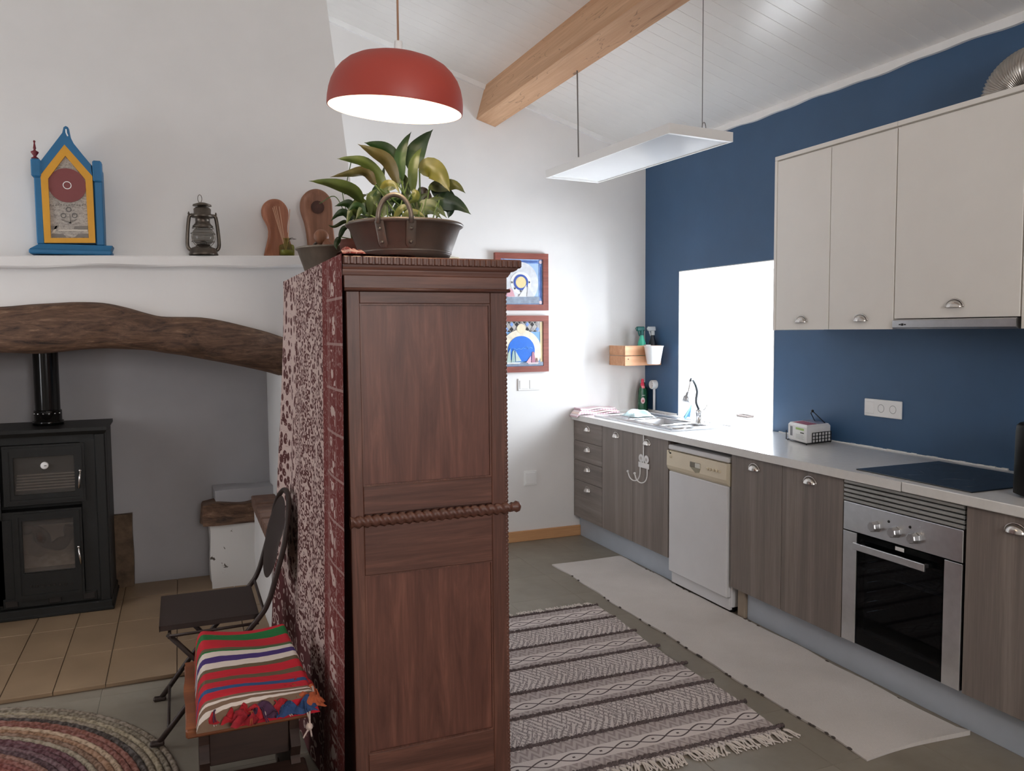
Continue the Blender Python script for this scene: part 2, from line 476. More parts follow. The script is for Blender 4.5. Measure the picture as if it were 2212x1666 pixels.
tag(m.build('trim_2', K['trim'], None, (2, YB, 3.0)), 'white moulding where the gable wall meets the ceiling', None, None, 'structure')
m = MB().box((.985, YB-.016, 0), (2.762, YB, .078), .003)
tag(m.build('baseboard_back', wood('pale_pine_skirting', srgb(190, 140, 96), srgb(220, 172, 124), 'X', 14, 18, .5), None, (1.8, YB, 0)), 'pale pine skirting board', None, None, 'structure')

# ================================================================== fireplace
fp = thing('fireplace', 'white plastered corner fireplace with hood, mantel shelf and hearth', 'fireplace', (-.65, 5.0, 0))
FY = 4.65
K['hearth'] = mat('beige_hearth_tile', srgb(142, 119, 94), .45, 0, .1, 3.5)
K['soot_shade'] = mat('grey_fireplace_plaster', (.40, .39, .40), .9, 0, .06, 3, .3, 12)  # sooty plaster grey, darkened further so the recess's shade is in the colour
K['oldplaster'] = None
def old_plaster():
    t = NT('chipped_white_plaster'); v = t.coord()
    n = t.noise(v, 9, 6, .62, .3); n2 = t.noise(v, 3, 3)
    f = t.math('GREATER_THAN', t.math('ADD', n, t.math('MULTIPLY', n2, .25)), .76)
    c = t.mix(f, (.66, .645, .625), (.10, .085, .07)); t.bump(n, .6, .006)
    return t.done(c, .9)
K['oldplaster'] = old_plaster()
def hood():
    z0, z1, zt = 1.50, 1.95, 3.99
    xl0, xr0, xl1, xr1 = -2.29, .975, -2.1, .83
    yt = 5.06
    v = [(xl0, FY, z0), (xr0, FY, z0), (xr0, YB-.002, z0), (xl0, YB-.002, z0),
         (xl0, FY, z1), (xr0, FY, z1), (xr0, YB-.002, z1), (xl0, YB-.002, z1),
         (xl1, yt, zt), (xr1, yt, zt), (xr1, YB-.002, zt), (xl1, YB-.002, zt)]
    # clip the top against the ceiling later: stop just under the ridge
    f = [(0,3,2,1), (0,1,5,4), (1,2,6,5), (3,0,4,7), (4,5,9,8), (5,6,10,9), (7,4,8,11), (8,9,10,11), (2,3,7,6), (6,7,11,10)]
    return MB().add(v, f)
hood().build('hood', K['plaster'], fp)
for (a, b) in ((.512, .975), (-2.29, -1.25)):
    MB().box((a, FY, 0), (b, YB-.002, 1.5), .006).build('pier', K['plaster'], fp)
# plaster floor-to-lintel back of the hearth
MB().box((-1.25, YB-.03, 0), (.512, YB-.002, 1.5)).build('fireback', K['soot_shade'], fp)
# mantel shelf, hand-plastered and slightly uneven
def shelf(u, v):
    return None
m = MB(); N = 60; xs = [lerp(-2.29, 1.02, i/N) for i in range(N+1)]
def wob(x, s): return .004*math.sin(x*5.3+s)+.003*math.sin(x*13+s*2.1)
prof = []
for x in xs:
    zt = lerp(1.921, 1.957, (x+.78)/1.4)
    prof.append([(4.50+wob(x, 1), zt-.006), (4.506+wob(x, 1), zt), (4.80, zt), (4.80, zt-.052), (4.508+wob(x, 2), zt-.054+wob(x, 3)), (4.50+wob(x, 1), zt-.046+wob(x, 3))])
v = [(xs[i], p[0], p[1]) for i in range(N+1) for p in prof[i]]
n = 6; f = [(i*n+k, i*n+(k+1) % n, (i+1)*n+(k+1) % n, (i+1)*n+k) for i in range(N) for k in range(n)]
f += [tuple(range(n-1, -1, -1)), tuple(N*n+k for k in range(n))]
m.add(v, f); m.build('mantel_shelf', K['plaster'], fp)
# gnarled lintel beam, outline traced from the wall plane it sits on
top = [(-330, 690), (-200, 668), (-90, 663), (0, 660), (60, 655), (120, 652), (170, 650), (225, 652), (270, 662), (310, 674), (350, 682), (400, 683), (440, 684), (480, 691), (540, 706), (580, 716), (612, 724), (680, 745)]
bot = [(-330, 800), (-200, 775), (-90, 766), (0, 764), (60, 766), (120, 762), (170, 757), (225, 754), (270, 756), (310, 758), (350, 764), (400, 770), (440, 777), (480, 785), (540, 798), (580, 807), (606, 814), (670, 830)]
T = spline([at(*p, 'y', 4.58) for p in top], 4); B = spline([at(*p, 'y', 4.58) for p in bot], 4)
m = MB(); n = 20; v = []
for i in range(len(T)):
    t, b = T[i], B[i]; c = (t+b)/2; h = (t.z-b.z)/2; d = .155
    for k in range(n):
        a = 2*PI*k/n; ca, sa = math.cos(a), math.sin(a)
        e = .55
        yy = math.copysign(abs(ca)**e, ca)*d; zz = math.copysign(abs(sa)**.75, sa)*h
        r = 1 + .035*math.sin(3.1*i*.21+a*3)+.03*math.sin(i*.47+a*5) if abs(sa) < .95 else 1
        v.append((c.x + .01*math.sin(a*2+i*.3), 4.715 + yy*r, c.z + zz))
f = [(i*n+k, i*n+(k+1) % n, (i+1)*n+(k+1) % n, (i+1)*n+k) for i in range(len(T)-1) for k in range(n)]
f += [tuple(range(n)), tuple((len(T)-1)*n+k for k in range(n))]
m.add(v, f, True)
K['lintel'] = None
def lintel_mat():
    t = NT('dark_weathered_oak')
    v = t.coord((3.2, 14, 14)); n = t.noise(v, 1.5, 8, .68, 1.8); n2 = t.noise(t.coord((9, 60, 60)), 1, 4, .6, .6); n3 = t.noise(t.coord(), 6, 3)
    f = t.math('ADD', t.math('MULTIPLY', n, .6), t.math('ADD', t.math('MULTIPLY', n2, .25), t.math('MULTIPLY', n3, .15)))
    c = t.ramp(f, [(.36, srgb(38, 26, 19)), (.46, srgb(84, 60, 45)), (.56, srgb(112, 84, 64)), (.68, srgb(158, 128, 104))])
    t.bump(f, .9, .012); return t.done(c, .7)
lb = m.build('lintel_beam', lintel_mat(), fp); lb['label'] = 'gnarled dark oak lintel'
# hearth platform of beige tiles
he = MB().box((-2.29, 3.885, 0), (.51, YB-.03, .014)); he = he.build('hearth', mat('hearth_grout', srgb(112, 95, 78), .8), fp)
xe = [-2.3, -2.17, -1.765, -1.36, -.955, -.55, -.348, -.058, .345, .508]; xe = [-2.29, -1.96, -1.555, -1.15, -.75, -.55, -.347, -.058, .26, .508]
ye = [3.88, 4.29, 4.70, 5.11, 5.405]
for i in range(len(xe)-1):
    for j in range(len(ye)-1):
        w, h = xe[i+1]-xe[i], ye[j+1]-ye[j]
        MB().box((xe[i]+.002, ye[j]+.002, .004), (xe[i+1]-.002, ye[j+1]-.002, .021), .0015).build('tile', K['hearth'], he)
# small plastered pillar with a dark timber cap, and a brick-topped low wall inside the opening
def rough_block(x0, x1, y0, y1, z0, z1, amp, seed, nseg=8):
    rnd = random.Random(seed); m = MB(); n = nseg
    ph = [rnd.uniform(0, 6) for _ in range(6)]
    def wv(a, b, c): return amp*(math.sin(a*23+ph[0])+math.sin(b*19+ph[1]+a*7)+math.sin(c*29+ph[2]))/3
    def P(x, y, z): return (x+wv(y, z, x), y+wv(z, x, y), z+(wv(x, y, z) if z > z0+.001 else 0))
    rr = .018
    def face(fn):
        m.grid(fn, n, n)
    face(lambda u, v: P(lerp(x0, x1, u), y0, lerp(z0, z1, v)))
    face(lambda u, v: P(lerp(x1, x0, u), y1, lerp(z0, z1, v)))
    face(lambda u, v: P(x0, lerp(y1, y0, u), lerp(z0, z1, v)))
    face(lambda u, v: P(x1, lerp(y0, y1, u), lerp(z0, z1, v)))
    face(lambda u, v: P(lerp(x0, x1, u), lerp(y0, y1, v), z1))
    face(lambda u, v: P(lerp(x0, x1, u), lerp(y1, y0, v), z0))
    return m
rough_block(.135, .42, 5.10, 5.40, .015, .42, .010, 3).build('pillar', K['oldplaster'], fp)
cap = rough_block(.088, .405, 5.07, 5.30, .405, .52, .022, 5, 14).build('pillar_cap', lintel_mat(), fp); cap['label'] = 'dark timber block'
rough_block(.17, .511, 5.20, 5.41, .40, .595, .008, 8).build('plaster_ledge', K['soot_shade'], fp)
rough_block(.385, .511, 4.10, 5.12, .015, .50, .006, 9).build('low_wall', K['plaster'], fp)
K['brick'] = mat('brown_brick', srgb(120, 92, 78), .85, 0, .2, 14, .4, 50)
for k in range(8):
    y0 = 4.08 + k*.128
    MB().box((.372, y0+.006, .502), (.511, y0+.122, .565+.004*math.sin(k*2.2)), .006).build('brick', K['brick'], fp)
# ================================================================== things on and in the fireplace
# ---- wood stove
SY = 4.955
def sp(px, py, y=SY): return at(px, py, 'y', y)
st = thing('wood_stove', 'black cast iron wood stove with two glazed doors and flue pipe', 'stove', (-.69, 5.2, .021))
SX0, SX1 = -.985, -.395
ZT = 1.035
m = MB(); m.box((SX0, 5.075, .03), (SX1, 5.385, ZT-.03), .006)
m.box((SX0, 4.965, .03), (SX0+.055, 5.075, ZT-.03), .006); m.box((SX1-.055, 4.965, .03), (SX1, 5.075, ZT-.03), .006)
m.box((SX0+.05, 4.985, ZT-.075), (SX1-.05, 5.08, ZT-.03)); m.box((SX0+.05, 4.985, .52), (SX1-.05, 5.08, .60)); m.box((SX0+.05, 4.985, .03), (SX1-.05, 5.08, .145))
m.box((SX0+.05, 4.974, .10), (SX0+.082, 5.0, ZT-.06)); m.box((SX1-.125, 4.974, .10), (SX1-.05, 5.0, ZT-.06)); m.box((SX0+.05, 4.974, .10), (sp(24, 1200).x+.006, 5.0, .56)); m.build('body', K['iron'], st)
MB().prism([(SX0-.012, 4.94), (SX1+.012, 4.94), (SX1+.012, 5.40), (SX0-.012, 5.40)], 'z', ZT-.012, ZT+.006).build('top_plate', K['iron'], st)
m = MB(); zs = [(ZT-.03, 0), (ZT-.012, .012)]
m.add([(SX0-0, 4.955, ZT-.032), (SX1+0, 4.955, ZT-.032), (SX1+.012, 4.94, ZT-.012), (SX0-.012, 4.94, ZT-.012), (SX1, 5.39, ZT-.032), (SX1+.012, 5.40, ZT-.012)], [(0,1,2,3), (1,4,5,2)])
m.build('cornice', K['iron'], st)
m = MB(); m.box((SX0-.008, 4.945, .021), (SX1+.008, 5.39, .075), .006); m.box((SX0-.014, 4.94, .021), (SX1+.014, 5.395, .04), .004); m.build('base', K['iron'], st)
def stove_door(name, p, g, hnd, lab=None):
    (x0, z1), (x1, z0) = ((sp(*p[0]).x, sp(*p[0]).z), (sp(*p[1]).x, sp(*p[1]).z))
    (gx0, gz1), (gx1, gz0) = ((sp(*g[0]).x, sp(*g[0]).z), (sp(*g[1]).x, sp(*g[1]).z))
    x0 = SX0+.06 if x0 < SX0+.06 else x0
    m = MB(); m.ring(rect(x0, x1, z0, z1), rect(gx0, gx1, gz0, gz1), 'y', SY, SY+.03)
    m.ring(rect(x0+.012, x1-.012, z0+.012, z1-.012), rect(x0+.03, x1-.03, z0+.03, z1-.03), 'y', SY-.006, SY+.004)
    d = m.build(name, K['iron'], st)
    MB().box((gx0-.004, SY+.012, gz0-.004), (gx1+.004, SY+.017, gz1+.004)).build('pane', K['stove_glass'], d)
    a, b = sp(*hnd[0], y=SY-.02), sp(*hnd[1], y=SY-.02)
    h = MB(); h.tube([a, lerp(a, b, .5), b], [.0045, .006, .0055], 8); h.tube([a+Vector((0, .03, .004)), a+Vector((0, 0, .004))], .005, 8); h.ball(a+Vector((0, 0, .006)), .008)
    h.build('handle', K['nickel'], d)
    return d, (gx0, gx1, gz0, gz1)
od, og = stove_door('oven_door', ((2, 966), (186, 1082)), ((27, 990), (163, 1062)), ((173, 1019), (170, 1055)))
fd, fg = stove_door('firebox_door', ((24, 1108), (184, 1284)), ((46, 1127), (163, 1229)), ((170, 1184), (175, 1219)))
c = sp(96, 1006); MB().lathe([(.0001, SY-.006), (.016, SY-.006), (.019, SY-.003), (.019, SY+.014)], (c.x, 0, c.z), 24, 'y').build('thermometer', K['white_plastic'], od)
MB().box((c.x-.001, SY-.0075, c.z-.002), (c.x+.011, SY-.006, c.z+.001)).build('pointer', K['dark'], od)
for k in range(6):
    z = lerp(sp(30, 1062).z, sp(30, 1033).z, k/5)
    MB().box((og[0]+.004, SY+.03+k*.008, z-.0045), (og[1]-.006, SY+.034+k*.008, z+.0035)).build('rack_bar', K['steel_d'], st)
MB().box((og[0]-.02, 5.055, og[2]-.02), (og[1]+.02, 5.07, og[3]+.02)).build('oven_back', K['iron'], st)
K['firebrick'] = mat('ashy_firebrick', (.30, .26, .23), .9, 0, .35, 9, .4, 30)
MB().box((fg[0]-.02, 5.06, fg[2]-.03), (fg[1]+.02, 5.073, fg[3]+.03)).build('firebrick_lining', K['firebrick'], st)
ash = MB().grid(lambda u, v: (lerp(fg[0]-.02, fg[1]+.02, u), lerp(SY+.035, 5.06, v), fg[2]+.02+.05*v+.012*math.sin(u*17)*v), 14, 6); ash.build('ash_bed', mat('wood_ash', (.36, .32, .29), .95, 0, .25, 30), st)
# raised (unreadable) lettering and the ash-door details below the firebox
lm = MB().box((0, -.002, 0), (.014, .002, .013), .0015).mesh('raised_letter', K['iron2'])
for k in range(8):
    p = lerp(sp(64, 1270), sp(152, 1264), k/7); piece('raised_letter', lm, fd, (p.x, SY-.002, p.z))
MB().box((SX0+.07, 4.97, .08), (SX1-.07, 4.99, .135), .003).build('ash_drawer', K['iron'], st)
for xk in (SX0+.08, -.70, SX1-.14):
    MB().box((xk, 4.963, .09), (xk+.06, 4.972, .125), .002).build('air_slider', K['iron2'], st)
# flue
pc = Vector((sp(104, 900, 5.2).x, 5.2, 0))
fl_ = MB().lathe([(.0635, ZT), (.0635, 1.9)], (pc.x, pc.y, 0), 36).build('flue_pipe', K['enamel_pipe'], st)
MB().lathe([(.066, ZT+.005), (.078, ZT+.008), (.078, ZT+.03), (.070, ZT+.034), (.070, ZT+.085), (.067, ZT+.09), (.0636, ZT+.092)], (pc.x, pc.y, 0), 36).build('collar', K['enamel_pipe'], fl_)
for k in range(6):
    a = -PI/2 + (k-2.5)*.42
    MB().ball((pc.x+.0705*math.cos(a), pc.y+.0705*math.sin(a), ZT+.072), .005, 8, 6).build('rivet', K['chrome'], fl_)
# charred log in the firebox
g0, g1, g2, g3 = fg
lg = spline([(g0+.0, 5.02, g3-.05), (g0+.06, 5.00, g3-.06), (g0+.12, 5.01, g2+.13), (g0+.20, 5.03, g2+.15), (g1-.02, 5.03, g3-.06)], 6)
m = MB().tube(lg, [.030+.008*math.sin(i*.9) for i in range(len(lg))], 10)
tag(m.build('log', mat('charred_log', (.035, .02, .014), .9, 0, .4, 20, .6, 40), None, (g0+.12, 5.01, g2+.10)), 'charred log behind the firebox glass of the stove', 'log')
# stone slab leaning on the fireback beside the stove
m = rough_block(-.41, -.298, 5.35, 5.405, .021, .465, .006, 21, 10)
tag(m.build('stone_slab', mat('rusty_stone', srgb(96, 78, 62), .9, 0, .45, 16, .9, 40), None, (-.355, 5.38, .021)), 'rusty brown stone slab standing between stove and fireback', 'slab')

# ---- steeple clock
YC = 4.555
def cp(cx, cy): # crop coordinates [40,260] scale 5.373
    p = at(40+cx/5.373, 260+cy/5.373, 'y', YC); return (p.x, p.z)
zb = at(150, 552.5, 'y', YC).z + .003
ck = thing('steeple_clock', 'blue and yellow steeple clock with maroon dial on the mantel shelf', 'clock', (-.475, 4.6, zb))
K['cblue'] = mat('blue_clock_paint', srgb(34, 104, 148), .55, 0, .06, 12); K['cyel'] = mat('yellow_clock_paint', srgb(218, 156, 42), .55, 0, .05, 14)
K['maroon'] = mat('maroon_paint', srgb(128, 62, 62), .5, 0, .05); K['mar2'] = mat('maroon_finial', srgb(112, 28, 40), .45)
def clock_print():
    t = NT('grey_engraved_print'); v = t.coord()
    n = t.noise(v, 90, 6, .75, 1.5); w = t.noise(t.coord((60, 60, 160)), 1, 4)
    x, y, z = t.xyz(v)[:3]
    f = t.math('ADD', t.math('MULTIPLY', n, .6), t.math('MULTIPLY', w, .4))
    c = t.ramp(f, [(.38, srgb(118, 112, 106)), (.48, srgb(164, 156, 148)), (.6, srgb(188, 180, 170))])
    return t.done(c, .6)
K['print'] = clock_print()
x0, x1 = cp(135, 1570)[0], cp(1090, 1570)[0]
# base with ogee moulding
h1, h2, h3 = zb, cp(0, 1490)[1], cp(0, 1430)[1]
m = MB().box((x0, 4.515, h1), (x1, 4.69, h2), .006)
xa, xb = cp(215, 0)[0], cp(1003, 0)[0]
m.add([(x0+.005, 4.52, h2), (x1-.005, 4.52, h2), (x1-.005, 4.69, h2), (x0+.005, 4.69, h2), (xa-.012, 4.535, h3), (xb+.012, 4.535, h3), (xb+.012, 4.69, h3), (xa-.012, 4.69, h3)],
      [(0,1,5,4), (1,2,6,5), (3,0,4,7), (4,5,6,7)])
m.build('base', K['cblue'], ck)
# case behind the door
pts = [cp(215, 1430), cp(1000, 1430), cp(960, 560), cp(850, 520), cp(640, 270), cp(535, 110), cp(250, 490), cp(170, 560)]
MB().prism(pts, 'y', 4.58, 4.685).build('case', K['cblue'], ck)
for (a, b, cA, cB, q) in ((165, 262, 132, 250, 445), (858, 955, 846, 955, 470)):
    (xA, _), (xB, _) = cp(a+30, 1000), cp(b+28, 1000)
    zt = cp(0, 640 if a < 400 else 660)[1]
    co = MB().box((xA, 4.548, h3), (xB, 4.60, zt), .005).build('column', K['cblue'], ck)
    (xC, zC), (xD, _) = cp(cA+10, q), cp(cB+6, q)
    MB().box((xC, 4.538, zt-.003), (xD, 4.61, zC), .006).build('capital', K['cblue'], co)
# gable
ga = [cp(255, 640), cp(250, 490), cp(510, 150), cp(525, 85), cp(550, 70), cp(578, 85), cp(600, 190), cp(640, 270), cp(840, 520), cp(858, 650), cp(535, 285)]
MB().prism(ga, 'y', 4.545, 4.59).build('gable', K['cblue'], ck)
hook = MB().tube([Vector((cp(555, 110)[0], 4.542, cp(555, 110)[1])), Vector((cp(558, 150)[0], 4.541, cp(558, 150)[1])), Vector((cp(575, 190)[0], 4.541, cp(575, 190)[1]))], .0035, 6); hook.build('hanging_slot', K['white_plastic'], ck)
outer = [cp(303, 1425), cp(895, 1425), cp(858, 650), cp(535, 280), cp(258, 640)]
inner = [cp(378, 1368), cp(818, 1368), cp(778, 690), cp(545, 415), cp(345, 680)]
MB().ring(outer, inner, 'y', 4.546, 4.565).build('door_frame', K['cyel'], ck)
MB().prism(inner, 'y', 4.558, 4.57).build('print_panel', K['print'], ck)
dc = cp(565, 755); dr = (cp(785, 755)[0]-cp(345, 755)[0])/2
# the dial is cut by the door frame: clip its circle to the opening
ix0, ix1 = cp(346, 755)[0]+.0005, cp(782, 755)[0]-.0005
poly = [(min(max(p[0], ix0), ix1), p[1]) for p in circ(dc[0], dc[1], dr, 48)]
zap = cp(545, 415); 
def clipg(p):
    for (a, b) in ((cp(345, 680), zap), (cp(778, 690), zap)):
        t = (p[1]-a[1])/(b[1]-a[1]); xl = a[0]+(b[0]-a[0])*t
        if p[1] > a[1]: p = (max(p[0], xl+.0005), p[1]) if a[0] < b[0] else (min(p[0], xl-.0005), p[1])
    return p
poly = [clipg(p) for p in poly]
MB().prism(poly, 'y', 4.553, 4.559).build('dial', K['maroon'], ck)
MB().ring(circ(dc[0], dc[1], .019, 28), circ(dc[0], dc[1], .0155, 28), 'y', 4.5515, 4.554).build('dial_ring', K['white_plastic'], ck)
pr = []
for (a, b) in ((580, 1035), (520, 1105), (650, 1105)):
    q = cp(a, b); MB().ring(circ(*q, .0125, 20), circ(*q, .0085, 20), 'y', 4.5560, 4.5585).build('flower_ring', mat('grey_ink', srgb(104, 100, 98), .6), ck)
K['ink'] = mat('grey_print_ink', srgb(126, 120, 114), .6); K['paper'] = mat('pale_print_paper', srgb(206, 198, 186), .6)
for (pl4, mt_) in (([cp(385, 1360), cp(560, 1360), cp(520, 1320), cp(380, 1315)], 'ink'), ([cp(650, 1360), cp(810, 1360), cp(808, 1315), cp(690, 1320)], 'ink'), ([cp(378, 1225), cp(470, 1222), cp(440, 1260), cp(380, 1270)], 'ink'), ([cp(640, 1262), cp(805, 1268), cp(804, 1225), cp(650, 1228)], 'ink'),
                   ([cp(390, 1300), cp(420, 1310), cp(450, 1225), cp(435, 1215)], 'paper'), ([cp(455, 1285), cp(800, 1285), cp(800, 1268), cp(470, 1268)], 'paper'), ([cp(560, 1200), cp(600, 1195), cp(680, 1150), cp(672, 1142)], 'ink'), ([cp(600, 1205), cp(612, 1205), cp(600, 1090), cp(588, 1090)], 'ink'), ([cp(600, 1195), cp(606, 1180), cp(505, 1150), cp(500, 1158)], 'ink')):
    MB().prism(pl4, 'y', 4.5565, 4.5585).build('print_detail', K[mt_], ck)
for k in range(14):
    q = cp(370+k*31, 980+5*math.sin(k*1.3)); MB().prism([(q[0]-.005, q[1]-.003), (q[0]+.004, q[1]-.004), (q[0]+.001, q[1]+.004)], 'y', 4.5568, 4.5585).build('print_detail', K['ink'], ck)
fx, fz = cp(185, 440)
MB().lathe([(.0165, 0), (.0165, .004), (.008, .010), (.006, .013), (.017, .030), (.017, .034), (.006, .040), (.004, .046), (.007, .050), (.006, .055), (.003, .075), (.003, .077), (.0055, .082), (.004, .087), (.0005, .089)], (fx, 4.572, fz), 20).build('finial', K['mar2'], ck)

# ---- hurricane lantern
YLn = 4.56
lx = .134; lz = at(440, 553, 'y', YLn).z + .002
K['tin'] = mat('aged_lantern_tin', srgb(96, 88, 80), .38, .85, .25, 25, .2, 60)
ln = thing('hurricane_lantern', 'small old tin hurricane lantern on the mantel shelf', 'lantern', (lx, YLn, lz))
def lz_(v): return lz + v
MB().lathe([(.001, 0), (.071, 0), (.073, .006), (.069, .012), (.067, .030), (.058, .038), (.038, .046), (.032, .056), (.001, .056)], (lx, YLn, lz), 28).build('fuel_tank', K['tin'], ln)
MB().lathe([(.032, .055), (.046, .068), (.055, .092), (.052, .115), (.040, .135), (.034, .142)], (lx, YLn, lz), 24).build('glass_globe', glass('smoky_lantern_glass', (.75, .72, .68), .35, .05), ln)
MB().lathe([(.001, .056), (.016, .056), (.018, .07), (.006, .078), (.001, .08)], (lx, YLn, lz), 16).build('burner', K['tin'], ln)
MB().lathe([(.050, .146), (.051, .150), (.040, .162), (.036, .170), (.036, .192), (.054, .194), (.055, .206), (.042, .216), (.043, .238), (.034, .246), (.024, .248)], (lx, YLn, lz), 24).build('chimney', K['tin'], ln)
MB().lathe([(.022, .246), (.024, .255), (.047, .254), (.045, .261), (.016, .271), (.001, .273)], (lx, YLn, lz), 24).build('cap', K['tin'], ln)
for s in (-1, 1):
    pts = spline([(lx+s*.045, YLn, lz+.02), (lx+s*.068, YLn, lz+.032), (lx+s*.077, YLn, lz+.055), (lx+s*.074, YLn, lz+.12), (lx+s*.066, YLn, lz+.188), (lx+s*.058, YLn, lz+.203), (lx+s*.036, YLn, lz+.205)], 6)
    MB().tube(pts, .0095, 10).build('side_tube', K['tin'], ln)
    MB().lathe([(.002, 0), (.006, .004), (.004, .012), (.001, .018)], (lx+s*.066, YLn, lz+.206), 10).build('lug', K['tin'], ln)
for zz, r in ((.072, .056), (.112, .060), (.140, .052)):
    MB().tube([(lx+r*math.cos(a*PI/12), YLn-.0+r*math.sin(a*PI/12), lz+zz) for a in range(24)], .0016, 6, True).build('guard_wire', K['tin'], ln)
g = MB().tube([(lx+.056*math.cos(a*PI/14), YLn-.058, lz+.088+.056*math.sin(a*PI/14)) for a in range(28)], .0018, 6, True); g.build('guard_wire', K['tin'], ln)
MB().tube([(lx-.010+.010*math.cos(a*PI/10), YLn, lz+.291+.020*math.sin(a*PI/10)) for a in range(20)], .0018, 6, True).build('lifting_ring', K['tin'], ln)

# ---- two carved wooden scoops leaning on the hood
def scoop(name, label, outl, yb, matl, mark):
    P = [at(px, py, 'y', yb) for (px, py) in outl]
    zmin = min(p.z for p in P); cxx = sum(p.x for p in P)/len(P)
    t = thing(name, label, 'scoop', (cxx, yb, zmin))
    pts = spline(P+[P[0]], 4)[:-1]; n = len(pts)
    cen = Vector((cxx, 0, 0))
    czz = max(p.z for p in P)-.085
    m = MB()
    def ringv(sc, y):
        out = []
        for p in pts:
            c0 = Vector((at(mark[0], mark[1], 'y', yb).x, y, max(min(p.z, czz), zmin+.05)))
            q = c0+(Vector((p.x, y, p.z))-c0)*sc; out.append((q.x, y + (q.z-zmin)*.075, q.z))
        return out
    R = [ringv(.94, yb+.020), ringv(1, yb+.012), ringv(1, yb-.010), ringv(.93, yb-.016), ringv(.82, yb-.013), ringv(.62, yb-.004), ringv(.2, yb+.0), ]
    v = [p for r in R for p in r]
    f = [(i*n+k, i*n+(k+1) % n, (i+1)*n+(k+1) % n, (i+1)*n+k) for i in range(len(R)-1) for k in range(n)]
    f += [tuple(range(n)), tuple((len(R)-1)*n+k for k in range(n))]
    m.add(v, f, True); m.build('bowl_and_handle', matl, t)
    return t
K['scoop1'] = wood('reddish_carved_wood', srgb(138, 86, 62), srgb(188, 124, 94), 'Z', 12, 10, .55, .15)
K['scoop2'] = wood('brown_carved_wood', srgb(116, 76, 56), srgb(162, 112, 86), 'Z', 12, 10, .55, .15)
s1 = scoop('wooden_scoop', 'reddish carved wooden scoop behind the reed diffuser on the shelf', [(570, 553), (580, 500), (566, 465), (567, 445), (578, 433), (593, 429), (608, 433), (620, 447), (624, 465), (621, 500), (630, 553)], 4.60, K['scoop1'], (594, 460))
s2 = scoop('wooden_scoop', 'larger brown carved wooden scoop with a dark scorched patch', [(668, 556), (660, 490), (650, 455), (651, 430), (664, 413), (683, 407), (702, 413), (716, 430), (719, 452), (720, 490), (722, 556)], 4.60, K['scoop2'], (685, 440))
c = at(687, 447, 'y', 4.60)
MB().lathe([(.001, -.001), (.030, -.001), (.036, .001)], (c.x, c.y+.012, c.z), 16, 'y').build('scorched_patch', mat('scorched_wood', srgb(74, 42, 32), .7, 0, .2, 30), s2)

# ---- reed diffuser
b0 = at(621, 553.5, 'y', 4.53); zs_ = b0.z + .003
rd = thing('reed_diffuser', 'small green glass bottle with reed sticks on the mantel shelf', 'diffuser', (b0.x, 4.55, zs_))
K['gglass'] = glass('green_bottle_glass', (.74, .76, .38), .25, .06)
MB().lathe([(.001, .001), (.036, .001), (.040, .005), (.040, .048), (.036, .058), (.017, .064), (.015, .068), (.015, .086), (.019, .088), (.019, .094), (.014, .095)], (b0.x, 4.55, zs_), 24).build('bottle', K['gglass'], rd)
MB().lathe([(.001, .003), (.035, .003), (.036, .030), (.001, .030)], (b0.x, 4.55, zs_), 20).build('oil', mat('olive_scented_oil', (.30, .29, .06), .2), rd)
K['reed'] = mat('pale_reed', srgb(196, 152, 124), .7)
for (tx, ty) in ((589, 449), (596, 445), (603, 446), (626, 452), (592, 446)):
    e = at(tx, ty, 'y', 4.545)
    MB().tube([(b0.x+random.uniform(-.008, .008), 4.55, zs_+.01), (b0.x+(e.x-b0.x)*.35, 4.548, zs_+.09), e], .0021, 6).build('reed', K['reed'], rd)
for k in range(4):
    a = Vector((b0.x+.012, 4.54, zs_+.088)); e = a+Vector((.012+.008*k, -.01, .006+.004*(k % 2)-.003*k)); MB().tube([a, lerp(a, e, .6)+Vector((0, 0, .002)), e], .0012, 5).build('twig', mat('dry_twig', (.04, .025, .015), .9), rd)
# ================================================================== floor things on the left
# ---- braided round rug
BC = Vector((-1.03, 2.885, 0)); BR = .993
br = thing('braided_rug', 'round multicoloured braided rug on the grey floor', 'rug', BC)
pal = [srgb(126, 112, 96), srgb(122, 110, 92), srgb(150, 136, 112), srgb(128, 114, 96), srgb(64, 52, 46), srgb(128, 76, 62), srgb(122, 70, 58), srgb(176, 150, 124), srgb(150, 112, 84), srgb(126, 96, 76),
       srgb(146, 132, 112), srgb(96, 54, 60), srgb(86, 44, 52), srgb(110, 80, 84), srgb(78, 50, 54), srgb(140, 100, 86), srgb(132, 78, 66), srgb(120, 60, 52), srgb(150, 84, 74), srgb(136, 58, 58), srgb(92, 62, 110), srgb(76, 64, 128), srgb(150, 70, 70), srgb(120, 90, 80)]
def braid_mat(i, c):
    t = NT('braid_%d' % i); v = t.coord(); w = t.voronoi(v, 62); n = t.noise(v, 5, 3)
    f = t.math('ADD', t.math('MULTIPLY', w, .9), t.math('MULTIPLY', n, .35))
    cc = t.ramp(f, [(.2, mul(c, .38)), (.5, mul(c, .72)), (.86, tuple(min(1, x*.95+.05) for x in c))])
    t.bump(w, .5, .006); return t.done(cc, .95)
bmats = [braid_mat(i, c) for i, c in enumerate(pal)]
nr = 42; bw = BR/nr
